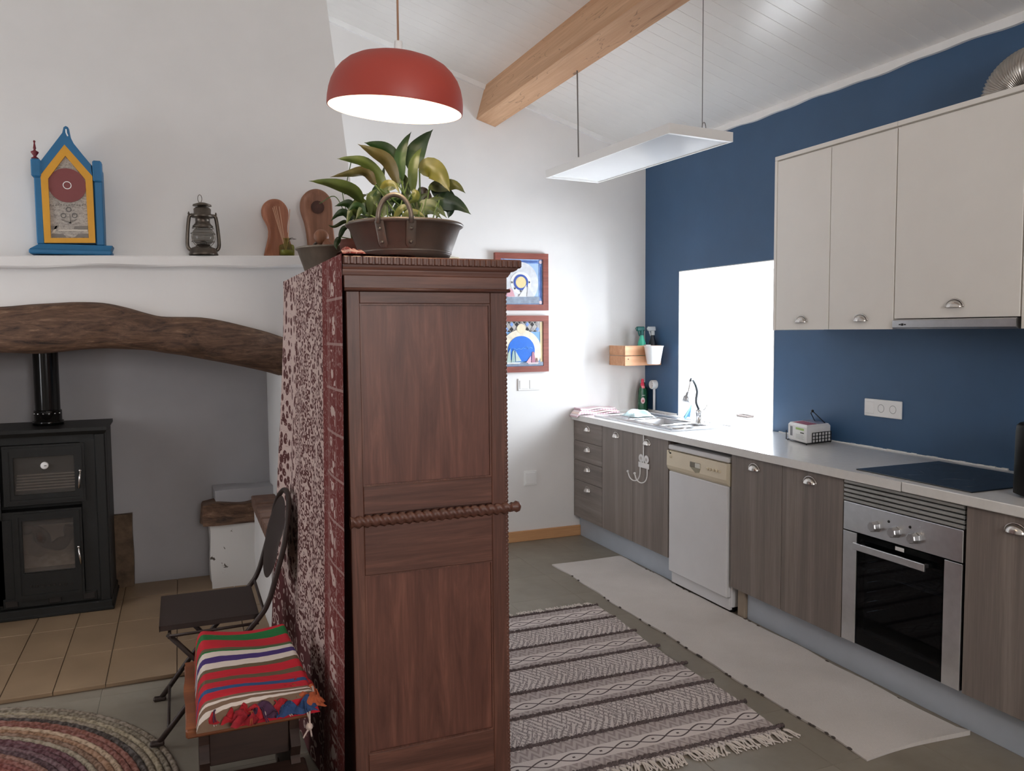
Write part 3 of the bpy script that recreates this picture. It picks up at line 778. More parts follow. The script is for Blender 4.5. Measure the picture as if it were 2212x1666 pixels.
for i in range(nr):
    R_ = BR - (i+.5)*bw
    n = max(24, int(2*PI*R_/.012)); m = MB(); v = []
    k6 = 6
    for j in range(n):
        a = 2*PI*j/n
        h = .0125*(1+.14*math.sin(j*PI*.5)); wv_ = .5*bw*(1.0+.06*math.sin(j*PI*.5+1))
        for q in range(k6):
            b = PI*q/(k6-1); rr = R_ + math.cos(b)*wv_
            v.append((BC.x+rr*math.cos(a), BC.y+rr*math.sin(a), .001+math.sin(b)*h))
    f = [(j*k6+q, ((j+1) % n)*k6+q, ((j+1) % n)*k6+q+1, j*k6+q+1) for j in range(n) for q in range(k6-1)]
    m.add(v, f, True); m.build('braid', bmats[i if i < len(pal) else 12+(i % 12)], br)

# ---- folding metal chair with oval back
ch = thing('folding_chair', 'dark brown metal folding chair with oval back beside the draped wardrobe', 'chair', (.08, 3.45, 0))
K['chair'] = mat('dark_brown_metal', srgb(58, 46, 42), .5, .3, .06)
sx0, sx1, sy0, sy1, sz = -.105, .255, 3.265, 3.645, .452
m = MB().box((sx0, sy0, sz-.006), (sx1, sy1, sz), .003); m.box((sx0, sy0, sz-.022), (sx0+.003, sy1, sz)); m.box((sx0, sy0, sz-.02), (sx1, sy0+.003, sz)); m.box((sx0, sy1-.003, sz-.02), (sx1, sy1, sz))
m.build('seat', K['chair'], ch)
ya, yb_ = 3.225, 3.665
# back loop: continuous tube, far upright - arch - near upright
def loop_pt(a):
    return None
pts = []
low = [(-.118, .012), (.06, .24), (.235, .43), (.285, .50), (.318, .60), (.352, .72)]
for (x, z) in low: pts.append(Vector((x, yb_, z)))
for k in range(1, 12):
    a = PI*k/12; pts.append(Vector((.352+.04*math.sin(a), 3.445+.22*math.cos(a), .72+.172*math.sin(a)**.8)))
for (x, z) in reversed(low): pts.append(Vector((x, ya, max(z, .026))))
MB().tube(spline(pts, 4), .0105, 10).build('back_frame', K['chair'], ch)
def back(u, v):
    a = PI*(u*.86+.07); yy = 3.445+.205*math.cos(a)
    zt = .725+.155*math.sin(a)**.8 - .012; zl = .72 - .19*math.sin(a)**.7+.02
    z = lerp(zl, zt, v); x = lerp(.285, .385, (z-.5)/.38) - .004 - .018*math.sin(a)*math.sin(PI*v)
    return (x, yy, z)
m = MB().grid(back, 20, 8); m.build('backrest', K['chair'], ch)
for yy in (3.245, 3.645):
    m = MB().tube([(-.075, yy, .425), (.10, yy, .215), (.30, yy, .012)], .010, 8); m.build('leg', K['chair'], ch)
    MB().ball((.11, yy, .22), .013, 8, 6).build('pivot', K['chair'], ch)
for (x, z) in ((-.07, .418), (-.085, .06), (.27, .055), (.27, .47)):
    MB().tube([(x, ya, z), (x, yb_, z)], .006, 8).build('cross_bar', K['chair'], ch)
MB().tube([(-.07, 3.235, .42), (.25, 3.235, .425)], .006, 8).build('side_bar', K['chair'], ch)
for yy in (ya, yb_):
    dz_ = .015 if yy == ya else 0
    MB().box((-.15, yy-.014, dz_), (-.10, yy+.014, .016+dz_), .005).build('foot', K['chair'], ch)
    MB().box((.285, yy-.002, 0), (.32, yy+.024, .016), .005).build('foot', K['chair'], ch)

# ---- rustic wooden step stool
ss = thing('step_stool', 'worn rustic wooden step stool under the striped blanket', 'stool', (.16, 2.65, 0))
K['stool'] = wood('worn_orange_wood', srgb(104, 56, 30), srgb(154, 92, 54), 'X', 9, 8, .5, .3)
K['stool_d'] = wood('dark_worn_wood', srgb(36, 22, 16), srgb(76, 52, 42), 'X', 9, 8, .6, .3)
m = MB(); tx0, tx1, ty0, ty1 = -.02, .335, 2.47, 2.99
def topf(u, v): return (lerp(tx0, tx1, u)+.004*math.sin(v*9), lerp(ty0, ty1, v)+.006*math.sin(u*11+1), .402+.002*math.sin(u*14)*math.sin(v*9))
m.grid(topf, 10, 10); m.box((tx0, ty0+.004, .372), (tx1, ty1-.004, .400), .006); m.build('top_step', K['stool'], ss)
for xs_ in (.015, .275):
    poly = [(2.50, .375), (2.98, .375), (2.985, .10), (2.99, 0), (2.93, 0), (2.90, .05), (2.82, .07), (2.40, .07), (2.33, .05), (2.30, 0), (2.18, 0), (2.19, .06), (2.16, .12), (2.19, .205), (2.46, .205), (2.50, .25), (2.475, .29), (2.51, .33)]
    MB().prism(poly, 'x', xs_, xs_+.028).build('side_panel', K['stool_d'], ss)
MB().box((.043, 2.52, .255), (.275, 2.545, .374), .003).build('riser', K['stool_d'], ss)
MB().box((.043, 2.955, .10), (.275, 2.975, .374), .003).build('riser', K['stool_d'], ss)
MB().box((-.005, 2.15, .205), (.32, 2.52, .232), .006).build('lower_step', K['stool_d'], ss)

# ---- folded striped blanket with tassels
K['bl'] = None
def blanket_mat():
    t = NT('striped_woven_wool'); v = t.coord(); x, y, z = t.xyz(v)[:3]
    n = t.noise(v, 9, 3); yy = t.math('ADD', y, t.math('MULTIPLY', t.math('SUBTRACT', n, .5), .02))
    yy = t.math('ADD', yy, t.math('MULTIPLY', x, -.10))
    f = t.step(yy, -.30, .30)
    red, green, olive, white, purp, blue, brown = srgb(190, 26, 44), srgb(22, 110, 52), srgb(98, 84, 62), srgb(216, 204, 194), srgb(66, 44, 110), srgb(44, 82, 128), srgb(120, 96, 78)
    st = [(0, red), (.055, brown), (.085, white), (.10, brown), (.12, white), (.135, brown), (.155, red), (.225, blue), (.265, red), (.33, olive), (.37, red), (.44, olive), (.475, white), (.525, purp), (.575, white), (.625, green), (.64, olive), (.665, red), (.79, green), (.885, red)]
    o = t.new('ShaderNodeValToRGB'); t.l.new(f, o.inputs[0]); o.color_ramp.interpolation = 'CONSTANT'; e = o.color_ramp.elements
    while len(e) < len(st): e.new(.5)
    for i, (p, c) in enumerate(st): e[i].position = p; e[i].color = (*c, 1)
    w = t.noise(t.coord((40, 300, 40)), 1, 2)
    t.bump(w, .35, .003); return t.done(o.outputs[0], .95)
bl = thing('blanket', 'folded red striped woven blanket with tassels on the step stool', 'blanket', (.17, 2.70, .404))
K['bl'] = blanket_mat()
def bl_top(u, v):
    x = lerp(.012, .330, u) + .030*(1-v)*(u-.1); y = lerp(2.43, 2.985, v)
    h = lerp(.050, .118, v**.8) + .010*math.sin(u*4.6+v*2.2)*(.5+.5*v) - .016*u*v + .006*math.sin(v*11+u*2)
    eu = min(1, min(u/.10, (1-u)/.07)); ev = min(1, min(v/.07, (1-v)/.05))
    r = math.sqrt(max(0, 1-(1-eu)**2))*math.sqrt(max(0, 1-(1-ev)**2))
    return (x, y, .406+h*r)
m = MB().grid(bl_top, 40, 60); m.grid(lambda u, v: (lambda p: (p[0], p[1], .4055))(bl_top(u, v)), 2, 2)
m.build('folded_cloth', K['bl'], bl)
# crumpled loose edge with strands at the near side
rnd = random.Random(11)
tc = [srgb(168, 30, 40), srgb(170, 84, 50), srgb(74, 44, 70), srgb(150, 28, 40), srgb(46, 70, 112), srgb(196, 176, 166), srgb(34, 84, 48)]
tm = [mat('tassel_wool_%d' % i, c, .95, 0, .25, 60, .5, 200) for i, c in enumerate(tc)]
edge = [(487, 1535, 0), (520, 1512, 3), (548, 1520, 0), (575, 1498, 3), (604, 1478, 1), (636, 1462, 0), (655, 1490, 1), (610, 1518, 0), (640, 1520, 4), (570, 1530, 2), (530, 1545, 3), (664, 1508, 1), (500, 1525, 5), (560, 1512, 5), (590, 1508, 0), (622, 1492, 3), (646, 1476, 0), (545, 1535, 0), (600, 1500, 5), (515, 1538, 0)]
for k, (px, py, ci) in enumerate(edge):
    c = at(px, py, 'z', .448); ph = [rnd.uniform(0, 6) for _ in range(4)]; sx_, sy_ = rnd.uniform(.03, .055), rnd.uniform(.016, .032)
    def cr(u, v, c=c, ph=ph, sx_=sx_, sy_=sy_):
        e = min(1, min(u, 1-u, v, 1-v)*5)
        z = c.z-.022 + .034*e*(.5+.5*math.sin(u*8+ph[0]+2*math.sin(v*5+ph[1]))) + .008*math.sin(v*13+ph[2])*e
        x = c.x+(u-.5)*2*sx_+.010*math.sin(v*9+ph[3]); y = c.y+(v-.5)*2*sy_+.008*math.sin(u*11+ph[1])
        zmin = .409 if y > 2.45 else .395
        return (x, y, max(z, zmin))
    MB().grid(cr, 16, 10).build('crumpled_edge', tm[ci], bl)
for k in range(30):
    px, py, ci = edge[k % len(edge)]; c = at(px, py, 'z', .447)
    a = Vector((c.x+rnd.uniform(-.03, .03), c.y+rnd.uniform(-.01, .015), c.z+rnd.uniform(-.005, .008)))
    L = rnd.uniform(.03, .06); d = Vector((rnd.uniform(-.6, .6), -1, 0)).normalized()
    q = a+d*L*.6+Vector((0, 0, -.006)); r_ = q+d*L*.3+Vector((rnd.uniform(-.012, .012), 0, -rnd.uniform(.008, .03)))
    if r_.y > 2.462: r_.z = max(r_.z, .410)
    if q.y > 2.462: q.z = max(q.z, .412)
    m = MB()
    for s_i in range(2):
        o = Vector((s_i*.003, .001*s_i, 0)); m.tube(spline([a+o, lerp(a, q, .5)+o+Vector((rnd.uniform(-.006, .006), 0, .008)), q+o, r_+o*2], 3), .0017, 5)
    m.build('tassel', tm[(ci if k % 3 else 5) if k % 5 else rnd.randrange(7)], bl)
# long pale cord ends hanging at the right
e0 = at(660, 1530, 'z', .43); e1 = at(668, 1570, 'y', 2.40); e2 = at(655, 1595, 'y', 2.385)
m = MB().tube(spline([e0, lerp(e0, e1, .6)+Vector((.004, 0, 0)), e1, e2], 5), .0028, 6); m.tube(spline([e0+Vector((.012, 0, 0)), e1+Vector((.002, 0, .01)), e1+Vector((.006, -.004, -.03))], 5), .0028, 6); m.ball(e1, .011, 10, 8)
m.build('cord', tm[5], bl)

# ================================================================== wardrobe
wd = thing('wardrobe', 'tall mahogany wardrobe with carved cornice, its panelled side facing out', 'wardrobe', (.71, 3.09, 0))
WX0, WX1, WYF, WYB = .456, .958, 2.4, 3.78
m = MB().box((WX0+.004, WYF+.02, .05), (WX1-.01, WYB, 1.70)); m.build('carcass', K['ward'], wd)
SW = .042
for (a, b) in ((WX0, .496), (.907, WX1)):
    MB().box((a, WYF, .05), (b, WYF+.03, 1.668), .002).build('stile', K['ward'], wd)
rails = [(1.632, 1.668), (1.00, 1.085), (.813, .965), (.115, .256)]
for (a, b) in rails:
    MB().box((.496, WYF+.001, a), (.907, WYF+.03, b), .002).build('rail', K['wardx'], wd)
for (a, b) in ((1.085, 1.632), (.256, .813)):
    MB().box((.496, WYF+.010, a), (.907, WYF+.022, b)).build('panel', K['ward2'], wd)
    m = MB().ring(rect(.496, .907, a, b), rect(.501, .902, a+.005, b-.005), 'y', WYF+.004, WYF+.012); m.build('panel_moulding', K['ward'], wd)
MB().box((.45, WYF-.004, 1.668), (WX1+.004, WYB, 1.715), .002).build('frieze', K['wardx'], wd)
# bead moulding below the frieze
m = MB().tube([(.450, WYF-.006, 1.673), (WX1+.012, WYF-.006, 1.673)], .0055, 10); m.tube([(WX1+.010, WYF-.006, 1.673), (WX1+.010, WYB, 1.673)], .0055, 10); m.build('bead', K['wardx'], wd)
# cornice: cove and dentil strip (front faces +x, side face towards the viewer)
def cornice(prof, name, mt):
    # profile of (outset, z); runs along the visible side and along the front (+x)
    pts = []
    m = MB(); v = []
    for (o, z) in prof:
        v += [(.447, WYF-o*.25, z), (WX1+o, WYF-o*.25, z), (WX1+o, WYB, z)]
    n = len(prof)
    f = []
    for i in range(n-1):
        for k in range(2): f.append((i*3+k, i*3+k+1, (i+1)*3+k+1, (i+1)*3+k))
    f.append(tuple(i*3 for i in range(n))); f.append(tuple(i*3+2 for i in range(n-1, -1, -1)))
    m.add(v, f); return m.build(name, mt, wd)
cornice([(0, 1.713), (.008, 1.716), (.012, 1.722), (.016, 1.727), (.017, 1.731), (.026, 1.733), (.036, 1.738), (.040, 1.743), (.040, 1.745)], 'cornice', K['wardx'])
MB().box((.447, WYF-.014, 1.744), (WX1+.05, WYB, 1.770), .003).build('top_board', K['wardx'], wd)
dme = MB().box((0, -.004, 0), (.0115, .004, .022), .002).mesh('dentil', K['ward'])
k = 0; x = .449
while x < WX1+.04:
    piece('dentil', dme, wd, (x, WYF-.016, 1.746)); x += .0182
# rope-twist rail across the middle
pts = []; m = MB(); n = 10; Nn = 170; v = []
for i in range(Nn+1):
    x = lerp(.4535, WX1+.020, i/Nn)
    for k in range(n):
        a = 2*PI*k/n; tw = x*2*PI/.052
        r = .0165*(1+.20*math.cos(2*(a-tw)))
        if i > Nn-5: r *= (Nn-i)/5*.6+.4
        v.append((x, WYF-.004+r*math.cos(a)*.8, .981+r*math.sin(a)))
f = [(i*n+k, i*n+(k+1) % n, (i+1)*n+(k+1) % n, (i+1)*n+k) for i in range(Nn) for k in range(n)]
f += [tuple(range(n)), tuple(Nn*n+k for k in range(n))]
m.add(v, f, True); m.build('rope_moulding', K['wardx'], wd)
MB().lathe([(.012, 0), (.016, .004), (.014, .012), (.019, .02), (.016, .030), (.006, .036), (.001, .037)], (WX1+.012, WYF+.004, .981), 14, 'x').build('rope_end_knob', K['wardx'], wd)
# beaded front corner post
prof = []; z = .06
while z < 1.668:
    prof += [(.0045, z), (.0075, z+.0045), (.0075, z+.0085)]; z += .0130
prof.append((.0045, 1.668))
MB().lathe(prof, (WX1-.001, WYF+.006, 0), 10).build('beaded_edge', K['ward'], wd)
# front doors on the kitchen side
for (a, b) in ((WYF+.035, 3.085), (3.095, WYB-.03)):
    d = MB().ring(rect(a, b, .12, 1.66), rect(a+.07, b-.07, .20, 1.58), 'x', WX1-.012, WX1+.006).build('door', K['ward'], wd)
    MB().box((WX1-.012, a+.07, .20), (WX1-.004, b-.07, 1.58)).build('door_panel', K['ward2'], d)
    MB().ball((WX1+.02, b-.035 if b < 3.2 else a+.035, .95), .014).build('knob', K['brass'], d)
m = MB().box((WX0-.004, WYF-.008, .012), (WX1+.012, WYB, .085), .006); m.build('base_moulding', K['ward'], wd)
for (a, b) in ((WX0+.03, WYF+.04), (WX1-.04, WYF+.04), (WX0+.03, WYB-.05), (WX1-.04, WYB-.05)):
    MB().lathe([(.001, 0), (.02, 0), (.03, .008), (.025, .014)], (a, b, 0), 14).build('foot', K['ward'], wd)

# ---- printed throw draped over the back (living-room side) of the wardrobe
def throw_mat():
    t = NT('block_printed_cotton'); v = t.coord(); X, Y, Z = t.xyz(v)[:3]     # object origin at (0.44, 2.4, 0)
    dn = t.noise(v, 16, 3, .5)
    dv = t.new('ShaderNodeVectorMath', operation='ADD'); t.l.new(v, dv.inputs[0])
    cmb = t.new('ShaderNodeCombineXYZ'); t.l.new(t.math('MULTIPLY', t.math('SUBTRACT', dn, .5), .03), cmb.inputs[1]); t.l.new(t.math('MULTIPLY', t.math('SUBTRACT', dn, .5), .03), cmb.inputs[2])
    t.l.new(cmb.outputs[0], dv.inputs[1]); wv = dv.outputs[0]
    sm = t.new('ShaderNodeMapping'); sm.inputs['Scale'].default_value = (1, .66, 1); t.l.new(wv, sm.inputs[0])
    v1 = t.voronoi(sm.outputs[0], 44, 'F1', .9); v2 = t.voronoi(sm.outputs[0], 24, 'F1', .8); v3 = t.voronoi(sm.outputs[0], 70, 'F1')
    small = t.math('MAXIMUM', t.band(v1, .32, .56), t.math('LESS_THAN', v3, .22))
    flor = t.math('MAXIMUM', t.math('MULTIPLY', t.math('LESS_THAN', v2, .47), t.math('GREATER_THAN', v3, .26)), t.math('LESS_THAN', v3, .14))
    far = t.math('GREATER_THAN', Y, .98)
    pat = t.new('ShaderNodeMix'); pat.data_type = 'FLOAT'; t.l.new(far, pat.inputs[0]); t.l.new(small, pat.inputs[2]); t.l.new(flor, pat.inputs[3])
    ground, wine, wine2 = srgb(200, 176, 168), srgb(86, 42, 40), srgb(112, 38, 34)
    base = t.mix(pat.outputs[0], ground, wine)
    # border along the near edge: wine with pale paisley cartouches
    inb = t.math('LESS_THAN', Y, .34)
    fil = t.math('MULTIPLY', t.band(v1, .42, .52), .30)
    bord = t.mix(fil, wine2, ground)
    strip_ = t.band(Y, .10, .20)
    zz = t.math('FRACT', t.math('DIVIDE', Z, .137))
    wh = t.math('MULTIPLY', strip_, t.math('MULTIPLY', t.band(zz, .10, .90), t.band(v2, .16, .46)))
    div = t.math('MULTIPLY', t.math('LESS_THAN', Y, .26), t.math('LESS_THAN', zz, .06))
    lines = t.math('MAXIMUM', t.band(Y, .235, .243), t.math('MAXIMUM', t.band(Y, .208, .214), t.band(Y, .086, .091)))
    bord = t.mix(t.math('MAXIMUM', wh, t.math('MULTIPLY', t.math('MAXIMUM', div, lines), .45)), bord, ground)
    c = t.mix(inb, base, bord)
    # wine hem with arches at the bottom
    low = t.math('LESS_THAN', t.math('ADD', Z, t.math('MULTIPLY', Y, -.16)), .28)
    low = t.math('MULTIPLY', low, t.math('GREATER_THAN', Y, .34))
    arch = t.math('MULTIPLY', t.band(v2, .30, .44), .8)
    c = t.mix(low, c, t.mix(arch, srgb(86, 34, 36), ground))
    t.bump(t.noise(v, 180, 2), .1, .001)
    return t.done(c, .92)
def thr(u, v):
    y = lerp(WYF-.012, WYB+.03, u); z = lerp(1.776, .012, v)
    flare = lerp(.028, .085, u)*v**1.3
    fold = (.010*math.sin(u*13+v*1.4)+.006*math.sin(u*29-v*3))*min(1, v*2.2)*(.3+.7*u)
    return (.444-flare-max(fold, -.5*flare-.002), y+.09*u*v*v*.6, z)
m = MB().grid(thr, 70, 60)
# part lying over the top board, with a bunched corner
def thr_top(u, v):
    y = lerp(WYF-.012, WYB+.03, u); x = lerp(.444, .66+.1*math.sin(u*5), v)
    z = 1.7745 + .0015*math.sin(x*60+y*30)+.002*math.sin(y*45)
    return (x, y, z)
m.grid(thr_top, 60, 10)
def bunch(u, v):
    a = PI*v
    x = lerp(.446, .525, u); r = .018*math.sin(PI*min(1, .12+u*.95))**.6*(1+.25*math.sin(u*23+v*5))
    return (x, 2.44-.05*math.cos(a)*1.0+.01*math.sin(u*14), 1.776+r*math.sin(a)*(1+.2*math.sin(v*9+u*12)))
m.grid(bunch, 24, 12)
tag(m.build('printed_throw', throw_mat(), None, (.44, 2.4, 0)), 'wine and white block printed cotton throw hanging down the wardrobe', 'throw')

# ================================================================== things on the wardrobe
ZW = 1.780
# ---- large oval-looking preserving pan with loop handles
pcx, pcy = .70, 2.640
pn = thing('preserving_pan', 'large weathered pewter preserving pan holding the leafy plant on the wardrobe', 'pan', (pcx, pcy, ZW))
rb, rt, hh = .145, .186, .112
MB().lathe([(.001, 0), (rb-.02, 0), (rb, .010), (rb+.004, .018), (rt-.004, hh-.006), (rt, hh-.006), (rt+.006, hh-.002), (rt+.007, hh+.003), (rt+.003, hh+.007), (rt-.004, hh+.006), (rt-.006, hh), (rb-.002, .018), (rb-.02, .006), (.001, .006)], (pcx, pcy, ZW), 64).build('basin', K['pan'], pn)
MB().lathe([(rb+.0055, .020), (rb+.0075, .022), (rb+.0075, .025), (rb+.0065, .027)], (pcx, pcy, ZW), 64).build('foot_ring', K['pan'], pn)
def pan_handle(a0, a1, lift):
    p0 = Vector((pcx+(rt+.010)*math.cos(a0), pcy+(rt+.010)*math.sin(a0), ZW+hh-.012)); p1 = Vector((pcx+(rt+.010)*math.cos(a1), pcy+(rt+.010)*math.sin(a1), ZW+hh-.012))
    mid = (p0+p1)/2; out = Vector((mid.x-pcx, mid.y-pcy, 0)).normalized()*.004
    pts = []
    for k in range(17):
        t = PI*k/16; pts.append(mid + (p0-mid)*math.cos(t)*1.0 + Vector((0, 0, lift*math.sin(t)**.85+.0)) + out*math.sin(t))
    h = MB().tube(pts, .0075, 10).build('handle', K['brass' if False else 'pan'], pn)
    for a in (a0, a1):
        m = MB(); 
        q = []
        for s in range(9):
            z = lerp(hh-.004, .030, s/8); r = lerp(rb+.006, rt, (z-.018)/(hh-.024))+.0035
            q.append(Vector((pcx+r*math.cos(a), pcy+r*math.sin(a), ZW+z)))
        tg = Vector((-math.sin(a), math.cos(a), 0)); ou = Vector((math.cos(a), math.sin(a), 0))
        m.grid(lambda u, v, q=q, tg=tg, ou=ou: tuple(q[min(8, int(round(v*8)))]+tg*((u-.5)*.030*(1 if v < .95 else .6))+ou*(.003*math.sin(PI*u)**.35-.001)), 8, 8)
        s_ = m.build('handle_strap', K['pan'], pn)
        for z in (.085, .045):
            r = lerp(rb+.006, rt, (z-.018)/(hh-.024))+.007
            MB().ball((pcx+r*math.cos(a), pcy+r*math.sin(a), ZW+z), .006, 8, 6).build('rivet', K['pan'], s_)
pan_handle(-2.26, -1.72, .085)
pan_handle(1.35, 1.85, .040)

# ---- plants
def leaf_mat(name, c1, c2, c3=None):
    t = NT(name); v = t.coord(); n = t.noise(v, 7, 4, .6, .6); n2 = t.noise(t.coord((30, 30, 30)), 1, 3)
    c1, c2 = mul(c1, .72), mul(c2, .72); c3 = mul(c3, .72) if c3 else None
    stops = [(.34, c1), (.6, c2)] + ([(.72, c3)] if c3 else [])
    c = t.ramp(n, stops)
    t.bump(n2, .15, .002); t.done(c, .45)
    t.b.inputs['Subsurface Weight'].default_value = 0.0
    return t.m
L1 = leaf_mat('deep_green_leaf', srgb(26, 52, 20), srgb(50, 80, 32))
L2 = leaf_mat('olive_green_leaf', srgb(46, 62, 24), srgb(76, 90, 38))
L3 = leaf_mat('browning_leaf', srgb(58, 62, 26), srgb(78, 68, 32), srgb(98, 66, 38))
L4 = leaf_mat('yellowing_leaf', srgb(70, 82, 28), srgb(116, 110, 36))
K['stem'] = mat('leaf_stem', srgb(72, 92, 40), .5)
def leaf(parent, pts, w, mt, roll=0.0, fold=.25, name='leaf'):
    """pts: centre line in world space from stem end to tip"""
    C = spline(pts, 5); n = len(C); m = MB(); v = []; nn = 7
    for i, p in enumerate(C):
        t = i/(n-1)
        ww = w*1.04*(math.sin(PI*min(1, t**.70))**1.0)*(1-.22*t)+.0006
        if t > .9: ww *= max(.05, (1-t)/.1)
        tan = (C[min(i+1, n-1)]-C[max(i-1, 0)]).normalized()
        view = (p-CAM).normalized()
        side = tan.cross(view)
        side = side.normalized() if side.length > 1e-4 else Vector((1, 0, 0))
        nor = side.cross(tan).normalized()
        s2 = side*math.cos(roll)+nor*math.sin(roll); n2 = nor*math.cos(roll)-side*math.sin(roll)
        for k in range(nn):
            q = (k/(nn-1)-.5)*2
            v.append(p + s2*(q*ww) + n2*(abs(q)*fold*ww + .06*ww*math.sin(t*17+q*2)))
    f = [(i*nn+k, i*nn+k+1, (i+1)*nn+k+1, (i+1)*nn+k) for i in range(n-1) for k in range(nn-1)]
    m.add(v, f, True)
    lf = m.build(name, mt, parent)
    return lf
def stem(parent, a, b, r=.0028, sag=.0):
    a, b = Vector(a), Vector(b); mid = lerp(a, b, .5)+Vector(((b.x-a.x)*-.12, 0, sag))
    MB().tube(spline([a, mid, b], 4), [r*1.2]*4+[r]*5, 6).build('stem', K['stem'], parent)
py0 = 2.64
pl = thing('peace_lily', 'leafy peace lily with some browning leaves growing out of the pewter pan', 'plant', (pcx, py0, ZW+.008))
MB().lathe([(.001, .004), (rb-.035, .004), (rb+.004, .030), (rb+.022, .078), (rb+.01, .080), (.001, .086)], (pcx, py0, ZW), 32).build('soil', K['soil'], pl)
def LP(px, py, dy=0): return at(px, py, 'y', py0+dy)
leaves = [  # centre line pixels (+ depth offset), half width m, material, roll
 ([(785, 440, -.02), (760, 412, -.05), (715, 396, -.08), (666, 391, -.10)], .022, L2, .25),
 ([(812, 402, .0), (790, 372, .0), (755, 375, -.03), (712, 383, -.05)], .017, L3, .3),
 ([(838, 440, 0), (820, 385, 0), (790, 352, -.02), (755, 344, -.04), (727, 343, -.05)], .019, L2, .15),
 ([(860, 400, -.02), (838, 350, -.03), (805, 328, -.05), (772, 311, -.06)], .022, L3, .1),
 ([(866, 365, .05), (842, 330, .05), (815, 315, .04), (786, 308, .03)], .024, L1, .2),
 ([(868, 395, 0), (862, 345, 0), (872, 310, 0), (889, 284, 0)], .022, L1, .5),
 ([(890, 372, .02), (895, 335, .02), (912, 305, .02), (936, 279, .02)], .034, L1, .15),
 ([(892, 420, -.04), (890, 370, -.05), (898, 338, -.05), (912, 318, -.04)], .019, L2, .5),
 ([(904, 370, 0), (930, 362, -.02), (955, 382, -.05), (972, 415, -.07)], .036, L4, .15),
 ([(925, 405, .02), (955, 400, .02), (985, 400, 0), (1006, 418, 0)], .022, L4, .2),
 ([(945, 420, .04), (960, 432, .03), (990, 442, .02), (1018, 464, .0)], .032, L1, .2),
 ([(930, 400, .06), (955, 415, .06), (975, 430, .06), (988, 452, .05)], .030, L1, .3),
 ([(895, 466, -.02), (918, 444, -.03), (944, 448, -.04), (966, 472, -.05)], .022, L2, .2),
 ([(938, 440, .06), (962, 440, .06), (972, 455, .05), (968, 472, .05)], .026, L1, .3),
 ([(820, 450, .02), (812, 420, .02), (822, 395, .02), (832, 352, .03)], .018, L1, .3),
 ([(872, 440, .03), (876, 405, .03), (868, 380, .03), (845, 352, .03)], .017, L2, .4),
 ([(820, 408, -.03), (836, 395, -.05), (854, 400, -.06), (864, 420, -.07)], .011, L4, .35),
 ([(836, 412, .0), (852, 396, .0), (866, 392, .0), (873, 398, .0)], .016, L2, .3),
 ([(893, 408, -.05), (899, 420, -.06), (895, 432, -.07), (874, 441, -.08)], .013, L4, .3),
 ([(905, 405, .05), (915, 418, .05), (925, 425, .05), (935, 440, .05)], .022, leaf_mat('dead_brown_leaf', srgb(52, 38, 28), srgb(80, 60, 40)), .2),
 ([(824, 470, .0), (836, 445, 0), (850, 430, 0), (874, 424, -.02)], .016, L2, .2),
 ([(800, 470, .03), (785, 445, .03), (772, 440, .02), (750, 455, .0)], .020, L2, .3),
 ([(815, 470, -.04), (800, 450, -.05), (782, 452, -.05), (768, 475, -.06)], .018, L2, .3),
 ([(850, 475, .05), (862, 448, .05), (882, 438, .05), (912, 450, .04)], .018, L1, .2),
 ([(896, 475, -.04), (912, 456, -.05), (934, 456, -.05), (956, 474, -.06)], .016, L2, .3),
 ([(884, 475, .0), (876, 445, 0), (862, 432, 0), (838, 436, -.02)], .015, L1, .3),
]
leaves += [
 ([(800, 468, -.06), (798, 436, -.07), (800, 420, -.07), (816, 408, -.08)], .012, L2, .3),
 ([(850, 470, -.05), (866, 450, -.06), (880, 448, -.06), (892, 462, -.07)], .011, L4, .35),
 ([(905, 470, .0), (922, 445, .0), (940, 430, .0), (962, 428, .0)], .014, L2, .3),
 ([(842, 468, .06), (834, 440, .06), (818, 424, .06), (790, 418, .06)], .014, L1, .3),
 ([(888, 470, .03), (900, 440, .03), (912, 424, .03), (930, 416, .03)], .013, L2, .3),
 ([(775, 470, -.02), (764, 455, -.03), (756, 462, -.04), (748, 486, -.05)], .014, L2, .3),
 ([(790, 466, -.05), (778, 448, -.05), (764, 446, -.06), (752, 456, -.06)], .013, L1, .3),
 ([(866, 472, -.08), (884, 458, -.09), (902, 458, -.09), (920, 470, -.10)], .010, L4, .3),
 ([(805, 478, .02), (800, 455, .02), (810, 430, .02), (828, 415, .0)], .020, L2, .35),
 ([(880, 478, .06), (890, 440, .06), (902, 420, .06), (925, 412, .05)], .022, L1, .3),
]
rnd = random.Random(4)
for i, (c, w, mt, roll) in enumerate(leaves):
    pts = [LP(a, b, d) for (a, b, d) in c]
    leaf(pl, pts, w, mt, roll)
    base = Vector((pcx+rnd.uniform(-.07, .09), py0+rnd.uniform(-.06, .06), ZW+.075))
    if pts[0].z > base.z: stem(pl, base, pts[0]+(pts[1]-pts[0])*.08)
for k in range(26):
    a = rnd.uniform(0, 2*PI); r = rnd.uniform(.02, .10); b = Vector((pcx+r*math.cos(a), py0+r*math.sin(a), ZW+.075))
    stem(pl, b, b+Vector((rnd.uniform(-.03, .03), rnd.uniform(-.03, .03), rnd.uniform(.06, .13))), .0022)

